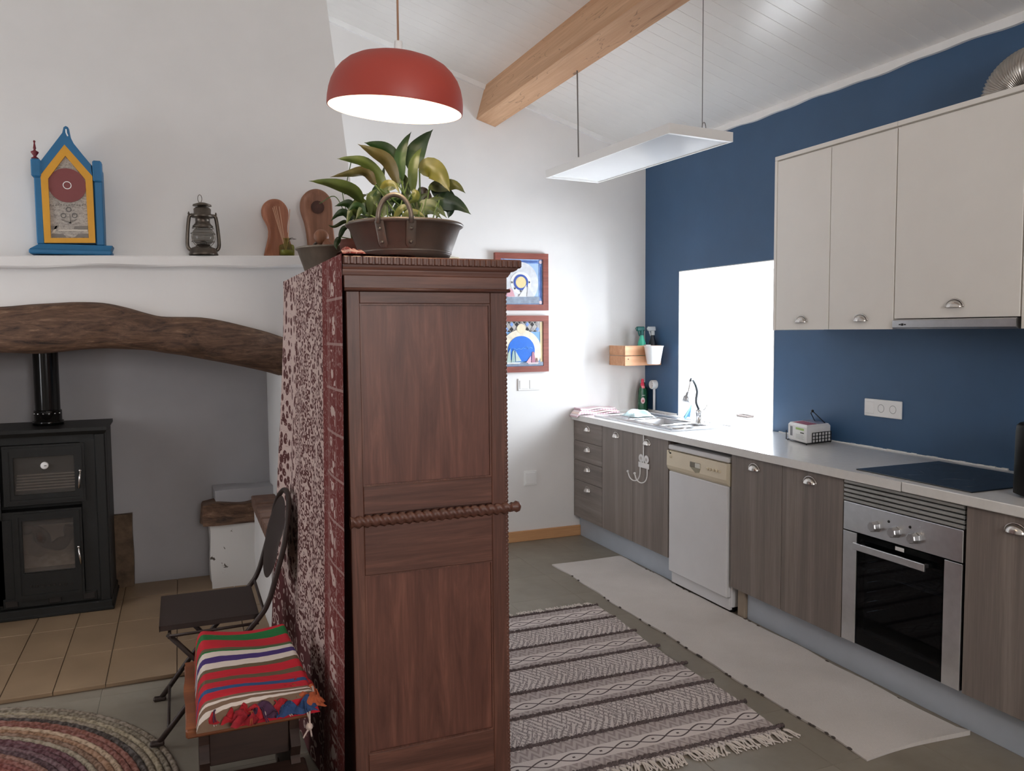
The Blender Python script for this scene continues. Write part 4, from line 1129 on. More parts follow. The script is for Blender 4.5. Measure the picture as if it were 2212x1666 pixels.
# ---- small terracotta pot with a trailing plant
tx, ty = .628, 2.985
tp = thing('potted_plant', 'small trailing plant in a terracotta pot behind the pewter pan', 'plant', (tx, ty, ZW))
MB().lathe([(.001, 0), (.052, 0), (.063, .060), (.075, .061), (.080, .100), (.070, .100), (.062, .09), (.001, .088)], (tx, ty, ZW), 28).build('pot', K['terracotta'], tp)
def TP(px, py, d=0): return at(px, py, 'y', 2.93+d)
tl = [([(766, 470, 0), (758, 445, 0), (745, 440, 0), (722, 446, 0)], .018, L1), ([(762, 480, 0), (745, 460, 0), (730, 463, 0), (714, 478, 0)], .014, L1), ([(752, 490, 0), (742, 495, 0), (735, 510, 0), (733, 518, 0)], .010, L1),
      ([(736, 512, 0), (730, 520, 0), (726, 530, 0), (728, 540, 0)], .011, L1), ([(770, 480, 0), (766, 462, 0), (772, 448, 0), (785, 436, 0)], .013, L2), ([(760, 500, 0), (772, 478, 0), (782, 468, 0), (798, 470, 0)], .012, L2), ([(764, 470, .0), (768, 440, 0), (780, 425, 0), (795, 420, 0)], .013, L2),
      ([(750, 480, 0), (742, 480, 0), (722, 490, 0), (708, 486, 0)], .007, L2)]
for c, w, mt in tl:
    pts = [TP(*q) for q in c]; leaf(tp, pts, w, mt, .3)
    stem(tp, (tx+rnd.uniform(-.03, .03), ty, ZW+.09), pts[0], .002)
for c in ([(760, 520), (752, 470), (742, 430), (738, 402)], [(765, 520), (742, 455), (722, 424), (690, 440)], [(745, 420), (742, 408), (748, 398), (758, 352)]):
    MB().tube(spline([at(a, b, 'y', 2.96) for (a, b) in c], 5), [.0025]+[.0018]*15, 5).build('stem', K['stem'], tp)

# ---- tin pan further back with its own loop handle, and a wooden pestle in it
qx, qy = .588, 3.26
p2 = thing('tin_pan', 'old tin pan near the back edge of the wardrobe top', 'pan', (qx, qy, ZW))
MB().lathe([(.001, 0), (.118, 0), (.126, .008), (.152, .086), (.158, .088), (.160, .092), (.157, .096), (.150, .094), (.120, .012), (.001, .006)], (qx, qy, ZW), 48).build('basin', K['pan2'], p2)
a = at(672, 548, 'y', 3.35); b = at(716, 548, 'y', 3.35); mid = (a+b)/2
MB().tube([mid+(a-mid)*math.cos(PI*k/14)+Vector((0, 0, .052*math.sin(PI*k/14)-.004)) for k in range(15)], .0055, 8).build('handle', K['pan'], p2)
h0 = at(694, 512, 'y', 3.30)
m = MB().ball(h0, .030, 14, 10, (1, .8, 1)); e = Vector((qx+.05, 3.28, ZW+.018)); m.tube([h0, lerp(h0, e, .5), e], [.018, .017, .021], 10)
tag(m.build('wooden_pestle', K['scoop2'], None, (h0.x, h0.y, ZW)), 'round headed wooden pestle standing in the tin pan', 'pestle')

# ================================================================== pendant lamp
lcx, lcy, lz0 = .610, 2.34, 2.186
pd = thing('pendant_lamp', 'red dome pendant lamp switched on above the wardrobe', 'lamp', (lcx, lcy, lz0))
outp = [(.194, 0), (.195, .006), (.1945, .025), (.192, .045), (.186, .068), (.176, .090), (.161, .110), (.142, .127), (.118, .140), (.090, .149), (.058, .155), (.030, .1575), (.012, .158)]
TILT = Matrix.Translation((lcx, lcy, lz0+.18)) @ Matrix.Rotation(math.radians(2.6), 4, 'Y') @ Matrix.Rotation(math.radians(4.5), 4, 'X') @ Matrix.Translation((-lcx, -lcy, -lz0-.18))
MB().lathe(outp, (lcx, lcy, lz0), 72).xf(TILT).build('shade', K['red'], pd)
inn = MB().lathe([(r-.0025, max(0, z-.0025)) for (r, z) in outp[:-1]]+[(.0005, .155)], (lcx, lcy, lz0), 72).xf(TILT).build('shade_lining', K['lamp_in'], pd); inn['label'] = 'white inside of the shade'
MB().lathe([(.194, 0), (.1915, 0)], (lcx, lcy, lz0), 72).xf(TILT).build('rim', K['red'], pd)
MB().lathe([(.012, .157), (.012, .162), (.0115, .192), (.004, .194), (.001, .194)], (lcx, lcy, lz0), 20).xf(TILT).build('cord_grip', K['white_plastic'], pd)
zc = ceil_z(lcx)
MB().tube([(lcx, lcy, lz0+.19), (lcx, lcy, zc-.03)], .0032, 8).build('cord', mat('fabric_cord', srgb(178, 140, 112), .8), pd)
MB().lathe([(.001, -.05), (.03, -.05), (.05, -.03), (.052, .01), (.001, .012)], (lcx, lcy, zc-.016), 24).build('ceiling_rose', K['white_plastic'], pd)
MB().lathe([(.016, .155), (.018, .150), (.018, .110), (.001, .110)], (lcx, lcy, lz0), 20).xf(TILT).build('socket', K['white_plastic'], pd)
MB().ball((lcx, lcy, lz0+.098), .030, 20, 14).xf(TILT).build('bulb', emitter('warm_bulb', (1.0, .82, .58), 25), pd)
pl_ = bpy.data.lights.new('bulb_light', 'POINT'); pl_.energy = 3.5; pl_.color = (1.0, .80, .56); pl_.shadow_soft_size = .04
po = bpy.data.objects.new('bulb_light', pl_); col.objects.link(po); po.parent = pd; po.location = (0, 0, .056)
# ================================================================== hanging panel light
A_, B_, C_, D_ = Vector((2.052, 4.475, 2.45)), Vector((2.425, 4.52, 2.45)), Vector((2.515, 3.31, 2.45)), Vector((2.122, 3.262, 2.45))
hp = thing('hanging_light', 'flat white rectangular light panel hanging on thin cables over the kitchen', 'light', (A_+C_)/2)
cen = (A_+B_+C_+D_)/4
def inset(p, d): return p + (cen-p).normalized()*d
quad = [A_, B_, C_, D_]; q2 = [inset(p, .022) for p in quad]; th = .046
K['panel_white'] = mat('white_panel_enamel', (.84, .83, .81), .3, 0, .01); K['panel_gloss'] = mat('white_glossy_reflector', (.80, .80, .80), .12, 0, .01)
v = [(p.x, p.y, 2.45) for p in quad]+[(p.x, p.y, 2.45) for p in q2]+[(p.x, p.y, 2.45+th) for p in quad]+[(p.x, p.y, 2.462) for p in q2]
f = [(i, (i+1) % 4, 4+(i+1) % 4, 4+i) for i in range(4)]+[(i, (i+1) % 4, 8+(i+1) % 4, 8+i) for i in range(4)]+[(4+i, 4+(i+1) % 4, 12+(i+1) % 4, 12+i) for i in range(4)]+[(8, 9, 10, 11)]
MB().add(v, f).build('housing', K['panel_white'], hp)
def refl(u, v):
    a = lerp(q2[0], q2[1], u); b = lerp(q2[3], q2[2], u); p = lerp(a, b, v)
    return (p.x, p.y, 2.455 + .007*math.sin(PI*u)*1.0)
MB().grid(refl, 16, 8).build('diffuser', K['panel_gloss'], hp)
K['cable'] = mat('grey_cable', (.22, .21, .20), .5)
MB().tube([(2.095, 4.13, 2.49), (2.088, 4.13, 2.979)], .004, 6).build('cable', K['cable'], hp)
nx_, ny_ = 2.40, 3.40
MB().tube([(nx_, ny_, 2.49), (nx_, ny_, ceil_z(nx_)-.002)], .0022, 6).build('cable', K['cable'], hp)
MB().tube([(nx_+.010+.011*math.cos(a*PI/10), ny_, 2.525+.030*math.sin(a*PI/10)) for a in range(20)], .0022, 6, True).build('cable_loop', K['cable'], hp)
for (a, b) in ((2.095, 4.13), (nx_, ny_)):
    MB().lathe([(.001, .012), (.008, .012), (.011, 0), (.001, 0)], (a, b, 2.495), 10).build('cable_anchor', K['panel_white'], hp)

# ================================================================== far wall things
K['frame'] = wood('reddish_frame_wood', srgb(112, 54, 44), srgb(158, 86, 70), 'X', 20, 8, .45, .2)
YP = 5.418
def fp_(cx, cy): # crop coordinates [1060,530] scale 5.05
    p = at(1060+cx/5.05, 530+cy/5.05, 'y', YP); return (p.x, p.z)
ART = {}
def am(n, r, g, b, var=.06):
    k = (n, r, g, b)
    if k not in ART: ART[k] = mat('glaze_'+n, srgb(r, g, b), .35, 0, var, 30)
    return ART[k]
def picture(label, x0, x1, z0, z1):
    t = thing('framed_picture', label, 'picture', ((x0+x1)/2, YB, z0))
    w = .042
    MB().prism([(x0, z0), (x1, z0), (x1-w, z0+w), (x0+w, z0+w)], 'y', YP-.012, YB).build('frame_rail', K['frame'], t)
    MB().prism([(x0, z1), (x1, z1), (x1-w, z1-w), (x0+w, z1-w)], 'y', YP-.012, YB).build('frame_rail', K['frame'], t)
    for (a, s) in ((x0, 1), (x1, -1)):
        MB().prism([(a, z0), (a, z1), (a+s*w, z1-w), (a+s*w, z0+w)], 'y', YP-.012, YB).build('frame_rail', K['frame'], t)
    return t, (x0+w, x1-w, z0+w, z1-w)
def blob(t, name, poly, y, mt): return MB().prism(poly, 'y', y, y+.004).build(name, mt, t)
# upper picture: white round form with a blue ring and cream centre
px0, px1 = 2.084, 2.496
t, (ax0, ax1, az0, az1) = picture('upper framed picture of a blue ring and cream sun with sails', px0, px1, 1.690, 2.098)
art = MB().box((ax0, YP, az0), (ax1, YP+.008, az1)).build('artwork', am('pale_blue', 168, 194, 226), t)
bw_ = .030
for (a, b, c, d) in ((ax0, ax1, az1-bw_, az1-.006), (ax0, ax1, az0+.004, az0+bw_), (ax1-bw_, ax1-.004, az0, az1), (ax0+.004, ax0+bw_, az0, az1)):
    MB().box((a, YP-.002, c), (b, YP, d)).build('border_tile', am('border_blue', 110, 140, 196, .3), art)
    if b-a > d-c: MB().box((a+.04, YP-.003, (c+d)/2-.003), (b-.04, YP-.002, (c+d)/2+.004)).build('border_line', am('navy', 52, 82, 150), art)
    else: MB().box(((a+b)/2-.003, YP-.003, c+.05), ((a+b)/2+.004, YP-.002, d-.05)).build('border_line', am('navy', 52, 82, 150), art)
for (a, b) in ((ax1-.016, az1-.018), (ax1-.018, az0+.016), (ax0+.018, az1-.018), (ax0+.018, az0+.016)):
    MB().prism(circ(a, b, .013, 14), 'y', YP-.004, YP-.002).build('corner_medallion', am('medallion', 214, 196, 202), art)
cc = fp_(325, 405)
zsea = fp_(0, 565)[1]
ell = [p for p in circ(cc[0], cc[1]-.005, .136, 48, 0, 2*PI, .150)]; ell = [(min(p[0], ax1-bw_-.004), max(p[1], zsea)) for p in ell]
MB().prism(ell, 'y', YP-.005, YP-.001).build('white_disc', am('crazed_white', 214, 216, 220, .12), art)
MB().prism(circ(cc[0], cc[1]-.005, .080, 36), 'y', YP-.007, YP-.004).build('inner_disc', am('bright_white', 232, 234, 240), art)
MB().ring(circ(cc[0], cc[1], .056, 36), circ(cc[0], cc[1], .042, 36), 'y', YP-.010, YP-.006).build('blue_ring', am('cobalt', 66, 90, 168), art)
MB().prism(circ(cc[0], cc[1], .040, 30), 'y', YP-.009, YP-.006).build('cream_sun', am('cream', 228, 208, 156), art)
blob(art, 'sea', [(ax0+.004, fp_(0, 640)[1]), (ax1-bw_, fp_(0, 640)[1]+.004), (ax1-bw_, zsea+.004), (ax0+.004, zsea)], YP-.008, am('sea_grey', 140, 152, 168, .25))
blob(art, 'pink_sail', [fp_(165, 560), fp_(258, 560), fp_(240, 500), fp_(210, 468), fp_(180, 495)], YP-.009, am('pink', 214, 164, 174))
blob(art, 'white_sail', [fp_(300, 560), fp_(382, 560), fp_(384, 430)], YP-.011, am('sail', 222, 222, 222))
blob(art, 'white_sail', [fp_(390, 560), fp_(470, 560), fp_(400, 440)], YP-.011, am('sail2', 204, 206, 210))
for a, b in ((228, 405), (417, 405), (260, 472), (322, 500)):
    c = fp_(a, b); blob(art, 'black_mark', [(c[0]-.004, c[1]), (c[0], c[1]-.008), (c[0]+.004, c[1]), (c[0], c[1]+.008)], YP-.012, am('black', 28, 28, 34))
# lower picture: arch, blue disc and boats below a lattice
t, (ax0, ax1, az0, az1) = picture('lower framed picture of boats before a blue disc under a lattice', px0, px1, 1.246, 1.653)
art = MB().box((ax0, YP, az0), (ax1, YP+.008, az1)).build('artwork', am('sky_blue', 122, 166, 214), t)
MB().box((ax1-.022, YP-.003, az0+.03), (ax1-.002, YP, az1-.002)).build('cream_edge', am('cream', 236, 214, 168), art)
MB().box((ax0+.002, YP-.003, az0+.03), (ax0+.022, YP, az1-.002)).build('cream_edge', am('cream', 236, 214, 168), art)
zl0, zl1 = fp_(0, 948)[1], fp_(0, 838)[1]
MB().box((ax0+.022, YP-.002, zl0), (ax1-.024, YP, zl1+.004)).build('lattice_ground', am('grey_stone', 176, 172, 168, .12), art)
nxl = 7; wl = (ax1-.024-ax0-.022)/nxl
for i in range(nxl):
    for j in range(2):
        cx_ = ax0+.022+(i+.5)*wl; cz_ = zl0+(j+.5)*(zl1-zl0)/2
        colr = [am('lblue', 120, 152, 208), am('lgrey', 150, 146, 146), am('black', 44, 42, 44)][(i*2+j) % 3]
        blob(art, 'lattice_diamond', [(cx_-wl*.36, cz_), (cx_, cz_-.017), (cx_+wl*.36, cz_), (cx_, cz_+.017)], YP-.005, colr)
    cx_ = ax0+.022+(i+1)*wl
    if i < nxl-1: blob(art, 'lattice_triangle', [(cx_-wl*.3, zl1+.002), (cx_+wl*.3, zl1+.002), (cx_, zl1-.012)], YP-.005, am('black', 44, 42, 44)); blob(art, 'lattice_triangle', [(cx_-wl*.3, zl0), (cx_+wl*.3, zl0), (cx_, zl0+.012)], YP-.005, am('black', 44, 42, 44))
ac = fp_(330, 1140); zse = fp_(0, 1275)[1]
arch_o = [(min(max(p[0], ax0+.022), ax1-.022), max(p[1], zse)) for p in circ(ac[0], ac[1]-.01, .158, 48, 0, 2*PI, .155)]
MB().prism(arch_o, 'y', YP-.006, YP-.002).build('cream_arch', am('marbled_cream', 226, 216, 196, .14), art)
MB().prism(circ(fp_(330, 910)[0], fp_(330, 910)[1], .034, 26), 'y', YP-.0075, YP-.004).build('arch_keystone', am('cream2', 226, 210, 180), art)
dd = [(p[0], max(p[1], zse)) for p in circ(ac[0], ac[1]-.006, .105, 44)]
MB().prism(dd, 'y', YP-.009, YP-.005).build('blue_disc', am('strong_blue', 48, 112, 206), art)
sq = [fp_(235, 1135), fp_(255, 1128), fp_(275, 1140), fp_(300, 1126), fp_(325, 1136), fp_(350, 1118), fp_(370, 1128), fp_(385, 1102), fp_(400, 1130), fp_(425, 1112), fp_(450, 1125)]
MB().tube([(p[0], YP-.010, p[1]) for p in sq], .0022, 5).build('light_squiggle', am('light_blue', 120, 176, 236), art)
blob(art, 'sea', [(ax0+.004, az0+.004), (ax1-.004, az0+.004), (ax1-.004, fp_(0, 1285)[1]), (ax0+.004, fp_(0, 1290)[1])], YP-.011, am('sea_grey', 130, 142, 160, .3))
for poly, c in (([(170, 1280), (214, 1280), (208, 1125), (185, 1180)], ('sage', 176, 196, 186)), ([(222, 1275), (262, 1275), (250, 1140), (232, 1160)], ('sage2', 160, 184, 178)), ([(268, 1270), (328, 1262), (262, 1150)], ('sage3', 186, 200, 192)), ([(380, 1280), (432, 1280), (432, 1205)], ('rose', 222, 176, 190)), ([(438, 1280), (484, 1275), (465, 1160), (446, 1165)], ('mauve', 176, 122, 140)), ([(486, 1275), (515, 1272), (500, 1225)], ('brownsail', 164, 130, 126))):
    blob(art, 'sail', [fp_(a, b) for (a, b) in poly], YP-.013, am(*c))
for (a, b, c) in ((165, 320, ('hull', 214, 216, 210)), (395, 520, ('hull2', 206, 190, 190))):
    blob(art, 'hull', [fp_(a, 1280), fp_(b, 1276), fp_(b-14, 1292), fp_(a+8, 1296)], YP-.0145, am(*c))

# wall plates
def plate(name, label, x0, x1, z0, z1, cuts, cat):
    t = thing(name, label, cat, ((x0+x1)/2, YB, (z0+z1)/2))
    MB().box((x0, YB-.009, z0), (x1, YB, z1), .003).build('plate', K['white_plastic'], t)
    for (a, b) in cuts: MB().box((a, YB-.013, z0+.012), (b, YB-.006, z1-.012), .002).build('rocker', K['white_plastic'], t)
plate('light_switch', 'white double light switch below the framed pictures', 2.262, 2.434, 1.110, 1.198, ((2.274, 2.34), (2.352, 2.422)), 'switch')
plate('blank_plate', 'square white blank plate low on the white wall', 2.303, 2.406, .410, .518, ((2.315, 2.394),), 'plate')
bx = at(975, 556, 'y', YB)
t = thing('junction_box', 'small cream wall box half hidden behind the wardrobe cornice', 'box', (bx.x, YB, bx.z-.05))
MB().box((bx.x-.06, YB-.03, bx.z-.09), (bx.x+.05, YB, bx.z), .005).build('housing', mat('cream_plastic', srgb(232, 222, 196), .5), t)
MB().box((bx.x-.05, YB-.034, bx.z-.08), (bx.x+.04, YB-.029, bx.z-.01), .003).build('lid', mat('cream_plastic_lid', srgb(226, 216, 190), .5), t)

# corner crate shelf with spray bottles and a hanging white pot
cs = thing('crate_shelf', 'small pine crate shelf in the corner above the sink', 'shelf', (3.17, 5.32, 1.28))
cx0, cx1, cy0, cy1 = 3.013, 3.322, 5.20, 5.435
for (z0, z1) in ((1.281, 1.352), (1.356, 1.428)):
    MB().box((cx0, cy0, z0), (cx1, cy0+.016, z1), .002).build('plank', K['pinex'], cs)
    MB().box((cx0, cy0+.017, z0), (cx0+.016, cy1, z1), .002).build('plank', K['pinex'], cs)
MB().box((cx0+.017, cy0+.017, 1.283), (cx1, cy1, 1.297)).build('bottom', K['pinex'], cs)
for (px_, py_) in ((3.04, 5.199), (3.27, 5.199)):
    MB().ball((px_, py_, 1.33), .005, 8, 6, (1, .3, 1)).build('knot', mat('pine_knot', srgb(110, 66, 44), .6), cs)
wp = thing('white_pot', 'white conical pot hooked on the front of the crate shelf', 'pot', (3.205, 5.115, 1.29))
MB().lathe([(.001, 0), (.044, 0), (.048, .005), (.070, .128), (.0735, .130), (.072, .134), (.066, .132), (.045, .008), (.001, .006)], (3.205, 5.118, 1.293), 32).build('cup', mat('white_china', (.85, .85, .85), .25, 0, .01), wp)
MB().box((3.185, 5.190, 1.400), (3.225, 5.1985, 1.434), .002).box((3.185, 5.190, 1.4295), (3.225, 5.22, 1.434), .001).build('hook', mat('white_china_hook', (.85, .85, .85), .25, 0, .01), wp)
def spray(label, x, y, body, head, grp=None):
    t = thing('spray_bottle', label, 'bottle', (x, y, 1.298))
    MB().lathe([(.001, 0), (.030, 0), (.032, .004), (.032, .13), (.028, .155), (.015, .19), (.0135, .215)], (x, y, 1.298), 20).build('bottle', body, t)
    h = MB().lathe([(.016, .205), (.016, .235), (.012, .24)], (x, y, 1.298), 14); h.box((x-.045, y-.013, 1.298+.236), (x+.022, y+.013, 1.298+.27), .006); h.box((x-.050, y-.006, 1.298+.248), (x-.045, y+.006, 1.298+.262))
    h.tube([(x-.03, y, 1.298+.237), (x-.026, y, 1.298+.218), (x-.018, y, 1.298+.20)], .005, 6)
    h.build('trigger_head', head, t)
spray('turquoise spray bottle with dark green trigger in the crate shelf', 3.205, 5.285, mat('turquoise_plastic', srgb(70, 190, 160), .35), mat('dark_green_plastic', srgb(18, 92, 88), .4))
spray('dark spray bottle with grey trigger in the crate shelf', 3.292, 5.272, mat('navy_plastic', srgb(26, 32, 44), .35), mat('grey_plastic', srgb(186, 190, 192), .4))

# ================================================================== worktop
CT = .923
SK = (2.775, 3.215, 4.215, 5.185)      # sink cut-out x0,x1,y0,y1
m = MB()
m.box((2.69, 2.434, .883), (SK[0], YB-.002, CT)); m.box((SK[1], 2.434, .883), (XR-.001, YB-.002, CT))
m.box((SK[0], 2.434, .883), (SK[1], SK[2], CT)); m.box((SK[0], SK[3], .883), (SK[1], YB-.002, CT))
m.box((XR-.001, WY0+.008, .884), (3.785, WY1-.008, CT))
tag(m.build('worktop', K['counter'], None, (3.0, 3.9, .883)), 'long pale grey worktop with the sink, running into the window niche', 'worktop')
m = MB().box((2.69, 1.15, .883), (XR-.001, 2.430, CT), .003)
tag(m.build('worktop', K['counter'], None, (3.0, 1.8, .883)), 'shorter pale worktop section carrying the black hob', 'worktop')
m = MB(); rng = random.Random(2); y = 2.44
while y < 3.9:
    m.box((XR-.004-rng.random()*.004, y, CT-.001), (XR, y+.03, CT+.004+rng.random()*.003)); y += .03
m.box((XR-.006, 5.0, CT), (XR, YB-.002, CT+.012)); m.box((2.9, YB-.008, CT), (XR, YB-.002, CT+.012))
tag(m.build('trim_3', K['trim'], None, (XR, 3, CT)), 'rough white sealant line along the back of the worktop', None, None, 'structure')

# ---- sink
sk = thing('sink', 'stainless steel inset sink with drainer below the window', 'sink', (3.0, 4.7, CT))
x0, x1, y0, y1 = SK
bowls = [(2.83, 3.10, 4.27, 4.44, .09), (2.83, 3.12, 4.475, 4.845, .15)]
m = MB()
X = [x0-.012, bowls[0][0], 3.11, x1+.012]; 
def deck(a, b, c, d): m.box((a, c, CT+.001), (b, d, CT+.005))
deck(x0-.012, 2.83, y0-.012, y1+.012); deck(3.12, x1+.012, y0-.012, y1+.012)
deck(2.83, 3.12, y0-.012, 4.27); deck(2.83, 3.12, 4.44, 4.475); deck(2.83, 3.12, 4.845, y1+.012); deck(3.10, 3.12, 4.27, 4.44)
m.build('deck', K['steel'], sk)
rm = MB().ring(rect(x0-.016, x1+.016, y0-.016, y1+.016), rect(x0-.008, x1+.008, y0-.008, y1+.008), 'z', CT, CT+.009); rm.build('rim', K['steel'], sk)
for (a, b, c, d, dep) in bowls:
    z0 = CT-dep
    b_ = MB().add([(a, c, CT+.004), (b, c, CT+.004), (b, d, CT+.004), (a, d, CT+.004), (a+.02, c+.02, z0), (b-.02, c+.02, z0), (b-.02, d-.02, z0), (a+.02, d-.02, z0)], [(0,1,5,4), (1,2,6,5), (2,3,7,6), (3,0,4,7), (4,5,6,7)])
    bb = b_.build('bowl', K['steel_d'], sk)
    rr_ = MB().tube([(a, c, CT+.008), (b, c, CT+.008), (b, d, CT+.008), (a, d, CT+.008)], .006, 8, True); rr_.build('bowl_rim', K['chrome'], bb)
    MB().lathe([(.001, z0+.003), (.028, z0+.003), (.032, z0+.001)], ((a+b)/2, (c+d)/2, 0), 18).build('drain', K['chrome'], bb)
for k in range(9):
    xk = 2.85+k*.031
    MB().tube([(xk, 4.885, CT+.006), (xk, 5.15, CT+.006)], .0045, 6).build('drainer_rib', K['steel'], sk)
for k in range(4):
    MB().box((2.792, 4.262+k*.018, CT+.005), (2.80, 4.268+k*.018, CT+.0065)).build('overflow_slot', K['dark'], sk)
# ---- tap
tp_ = thing('kitchen_tap', 'chrome kitchen tap with flexible black spray neck', 'tap', (3.15, 4.47, CT+.005))
bx_, by_ = 3.150, 4.47
MB().lathe([(.001, 0), (.030, 0), (.030, .006), (.022, .012), (.022, .062), (.025, .066), (.025, .085), (.018, .092), (.001, .093)], (bx_, by_, CT+.005), 24).build('body', K['chrome'], tp_)
MB().tube([(bx_+.015, by_, CT+.075), (bx_+.035, by_-.015, CT+.10), (bx_+.045, by_-.03, CT+.135)], [.006, .005, .004], 8).build('lever', K['chrome'], tp_)
pk = [Vector((bx_, by_, CT+.09)), at(1504, 868, 'y', by_), at(1506, 845, 'y', by_), at(1500, 826, 'y', by_-.01), at(1493.5, 819, 'y', by_-.03), at(1490, 833, 'y', by_-.05), at(1486.5, 848, 'y', by_-.055)]
pk = spline(pk, 6)
MB().tube(pk[:28], .0088, 10).build('neck', mat('black_rubber', (.05, .06, .07), .4), tp_)
MB().tube(pk[26:], .0055, 10).build('neck_end', K['chrome'], tp_)
h0 = at(1486.5, 848, 'y', by_-.055); h1 = at(1482, 868, 'y', by_-.06)
MB().tube([h0, lerp(h0, h1, .35), lerp(h0, h1, .45), h1], [.011, .014, .024, .026], 16).build('spray_head', K['steel_d'], tp_)
# ---- cloths
def cloth_thing(name, label, c, size, mt, seed, cat='cloth', amp=.02):
    r = random.Random(seed); ph = [r.uniform(0, 6) for _ in range(6)]
    def fn(u, v):
        x = c[0]+(u-.5)*size[0]; y = c[1]+(v-.5)*size[1]
        e = min(u, 1-u, v, 1-v)*6; e = min(1, e)
        z = c[2]+.004+amp*(.6+.4*math.sin(u*7+ph[0]+v*4))*e+amp*.8*abs(math.sin(v*8+ph[1]+u*3))*e
        return (x+.012*math.sin(v*9+ph[2]), y+.012*math.sin(u*8+ph[3]), z)
    m = MB().grid(fn, 20, 20); m.grid(lambda u, v: (lambda p: (p[0], p[1], c[2]+.002))(fn(u, v)), 6, 6)
    return tag(m.build(name, mt, None, c), label, cat)
K['lblue'] = mat('light_blue_cloth', srgb(208, 232, 236), .9, 0, .06, 40)
cloth_thing('dish_cloth', 'crumpled pale blue dish cloth on the sink drainer', (2.99, 4.99, CT+.010), (.16, .15), K['lblue'], 3, 'cloth', .024)
bcl = [at(1477, 905, 'y', 4.62), at(1479, 893, 'y', 4.62), at(1492, 886, 'y', 4.62), at(1487, 904, 'y', 4.62)]
p = at(1484, 905, 'z', CT+.006)
def brush(u, v):
    a = (u-.5)*2; return (p.x+.025*a*(1-v*.85)+.035*v, p.y+.02*math.sin(u*PI)*(1-v), CT+.012+.085*v+.006*math.sin(u*9))
m = MB().grid(brush, 10, 10); m.grid(lambda u, v: (lambda q: (q[0]+.002, q[1]+.012*(1-v), q[2]))(brush(u, v)), 10, 10)
tag(m.build('sponge_cloth', mat('blue_sponge_cloth', srgb(120, 172, 204), .9), None, (p.x, p.y, CT+.006)), 'folded blue sponge cloth standing behind the tap', 'cloth')
# ---- towel at the end of the worktop
tw = thing('tea_towel', 'folded pink and white checked tea towel at the far worktop end', 'towel', (2.85, 5.38, CT))
def towel_mat():
    t = NT('pink_check_cotton'); x, y, z = t.xyz()[:3]
    f = t.math('ADD', t.math('GREATER_THAN', t.math('FRACT', t.math('MULTIPLY', x, 45)), .5), t.math('GREATER_THAN', t.math('FRACT', t.math('MULTIPLY', y, 45)), .5))
    return t.done(t.ramp(t.math('MULTIPLY', f, .5), [(.1, srgb(240, 232, 232)), (.5, srgb(230, 208, 213)), (.95, srgb(212, 174, 186))]), .95)
K['towel'] = towel_mat(); K['towel_in'] = mat('pale_pink_lining', srgb(238, 214, 206), .9)
for k in range(4):
    z0 = CT+.001+k*.012
    def layer(u, v, z0=z0, k=k):
        x = lerp(2.672+.012*k, 3.03-.01*k, u); y = lerp(5.305+.004*k, 5.425, v)
        droop = -.018*max(0, (.06-u)/.06) if k < 3 else 0
        return (x, y, z0+.011+.004*math.sin(u*9+k)+droop)
    m = MB().grid(layer, 24, 8); m.grid(lambda u, v: (lambda q: (q[0], q[1], q[2]-.010))(layer(u, v)), 24, 8)
    m.grid(lambda u, v: (lambda q: (q[0], q[1]-.0, q[2]-.010*v))(layer(u, 0)), 24, 2); m.grid(lambda u, v: (lambda q: (q[0], q[1], q[2]-.010*v))(layer(0, u)), 8, 2); m.grid(lambda u, v: (lambda q: (q[0], q[1], q[2]-.010*v))(layer(1, u)), 8, 2)
    m.build('fold', K['towel'] if k != 1 else K['towel_in'], tw)
# ---- washing-up liquid bottles in the corner
sb = thing('dish_soap_bottle', 'green dish soap bottle with red cap and label by the sink', 'bottle', (3.243, 5.335, CT+.010))
zb_ = CT+.012
K['soapg'] = mat('green_soap_plastic', srgb(28, 78, 50), .25, 0, .08); K['redcap'] = mat('red_cap', srgb(206, 46, 74), .4)
b_ = MB(); prof = [(.034, 0), (.036, .004), (.036, .06), (.032, .10), (.033, .125), (.026, .15), (.016, .168), (.013, .172)]
v = []; n = 24
for (r, z) in prof:
    for k in range(n):
        a = 2*PI*k/n; v.append((3.243+1.05*r*math.cos(a), 5.335+.62*r*math.sin(a), zb_+z*1.1))
f = [(i*n+k, i*n+(k+1) % n, (i+1)*n+(k+1) % n, (i+1)*n+k) for i in range(len(prof)-1) for k in range(n)]; f.append(tuple(range(n)))
b_.add(v, f, True); b_.build('bottle', K['soapg'], sb)
MB().lathe([(.014, .186), (.015, .20), (.013, .206), (.008, .208), (.011, .213), (.011, .228), (.007, .238), (.001, .239)], (3.243, 5.335, zb_), 18).build('cap', K['redcap'], sb)
MB().lathe([(.0165, .166), (.0185, .168), (.0165, .184), (.0145, .186)], (3.243, 5.335, zb_), 18).build('collar', mat('pink_collar', srgb(226, 120, 130), .4), sb)
lab = MB().prism(circ(3.232, zb_+.075, .017, 20, 0, 2*PI, .024), 'y', 5.3085, 5.311).build('label', mat('pale_pink_label', srgb(232, 196, 196), .5), sb)
MB().prism(circ(3.232, zb_+.072, .008, 16), 'y', 5.3075, 5.3086).build('label_mark', mat('red_label_mark', srgb(190, 96, 100), .5), lab)
MB().tube([(3.226+.004*k, 5.309, zb_+.112+.004*(k % 2)) for k in range(7)], .0018, 5).build('label_script', mat('white_script', srgb(226, 232, 226), .5), lab)
sb2 = thing('detergent_bottle', 'plain dark green detergent bottle half hidden behind the soap bottle', 'bottle', (3.285, 5.39, CT+.003))
MB().lathe([(.001, 0), (.036, 0), (.038, .005), (.038, .15), (.030, .175), (.014, .185)], (3.282, 5.39, CT+.003), 24).build('bottle', mat('dark_green_plastic2', srgb(20, 56, 46), .35), sb2)
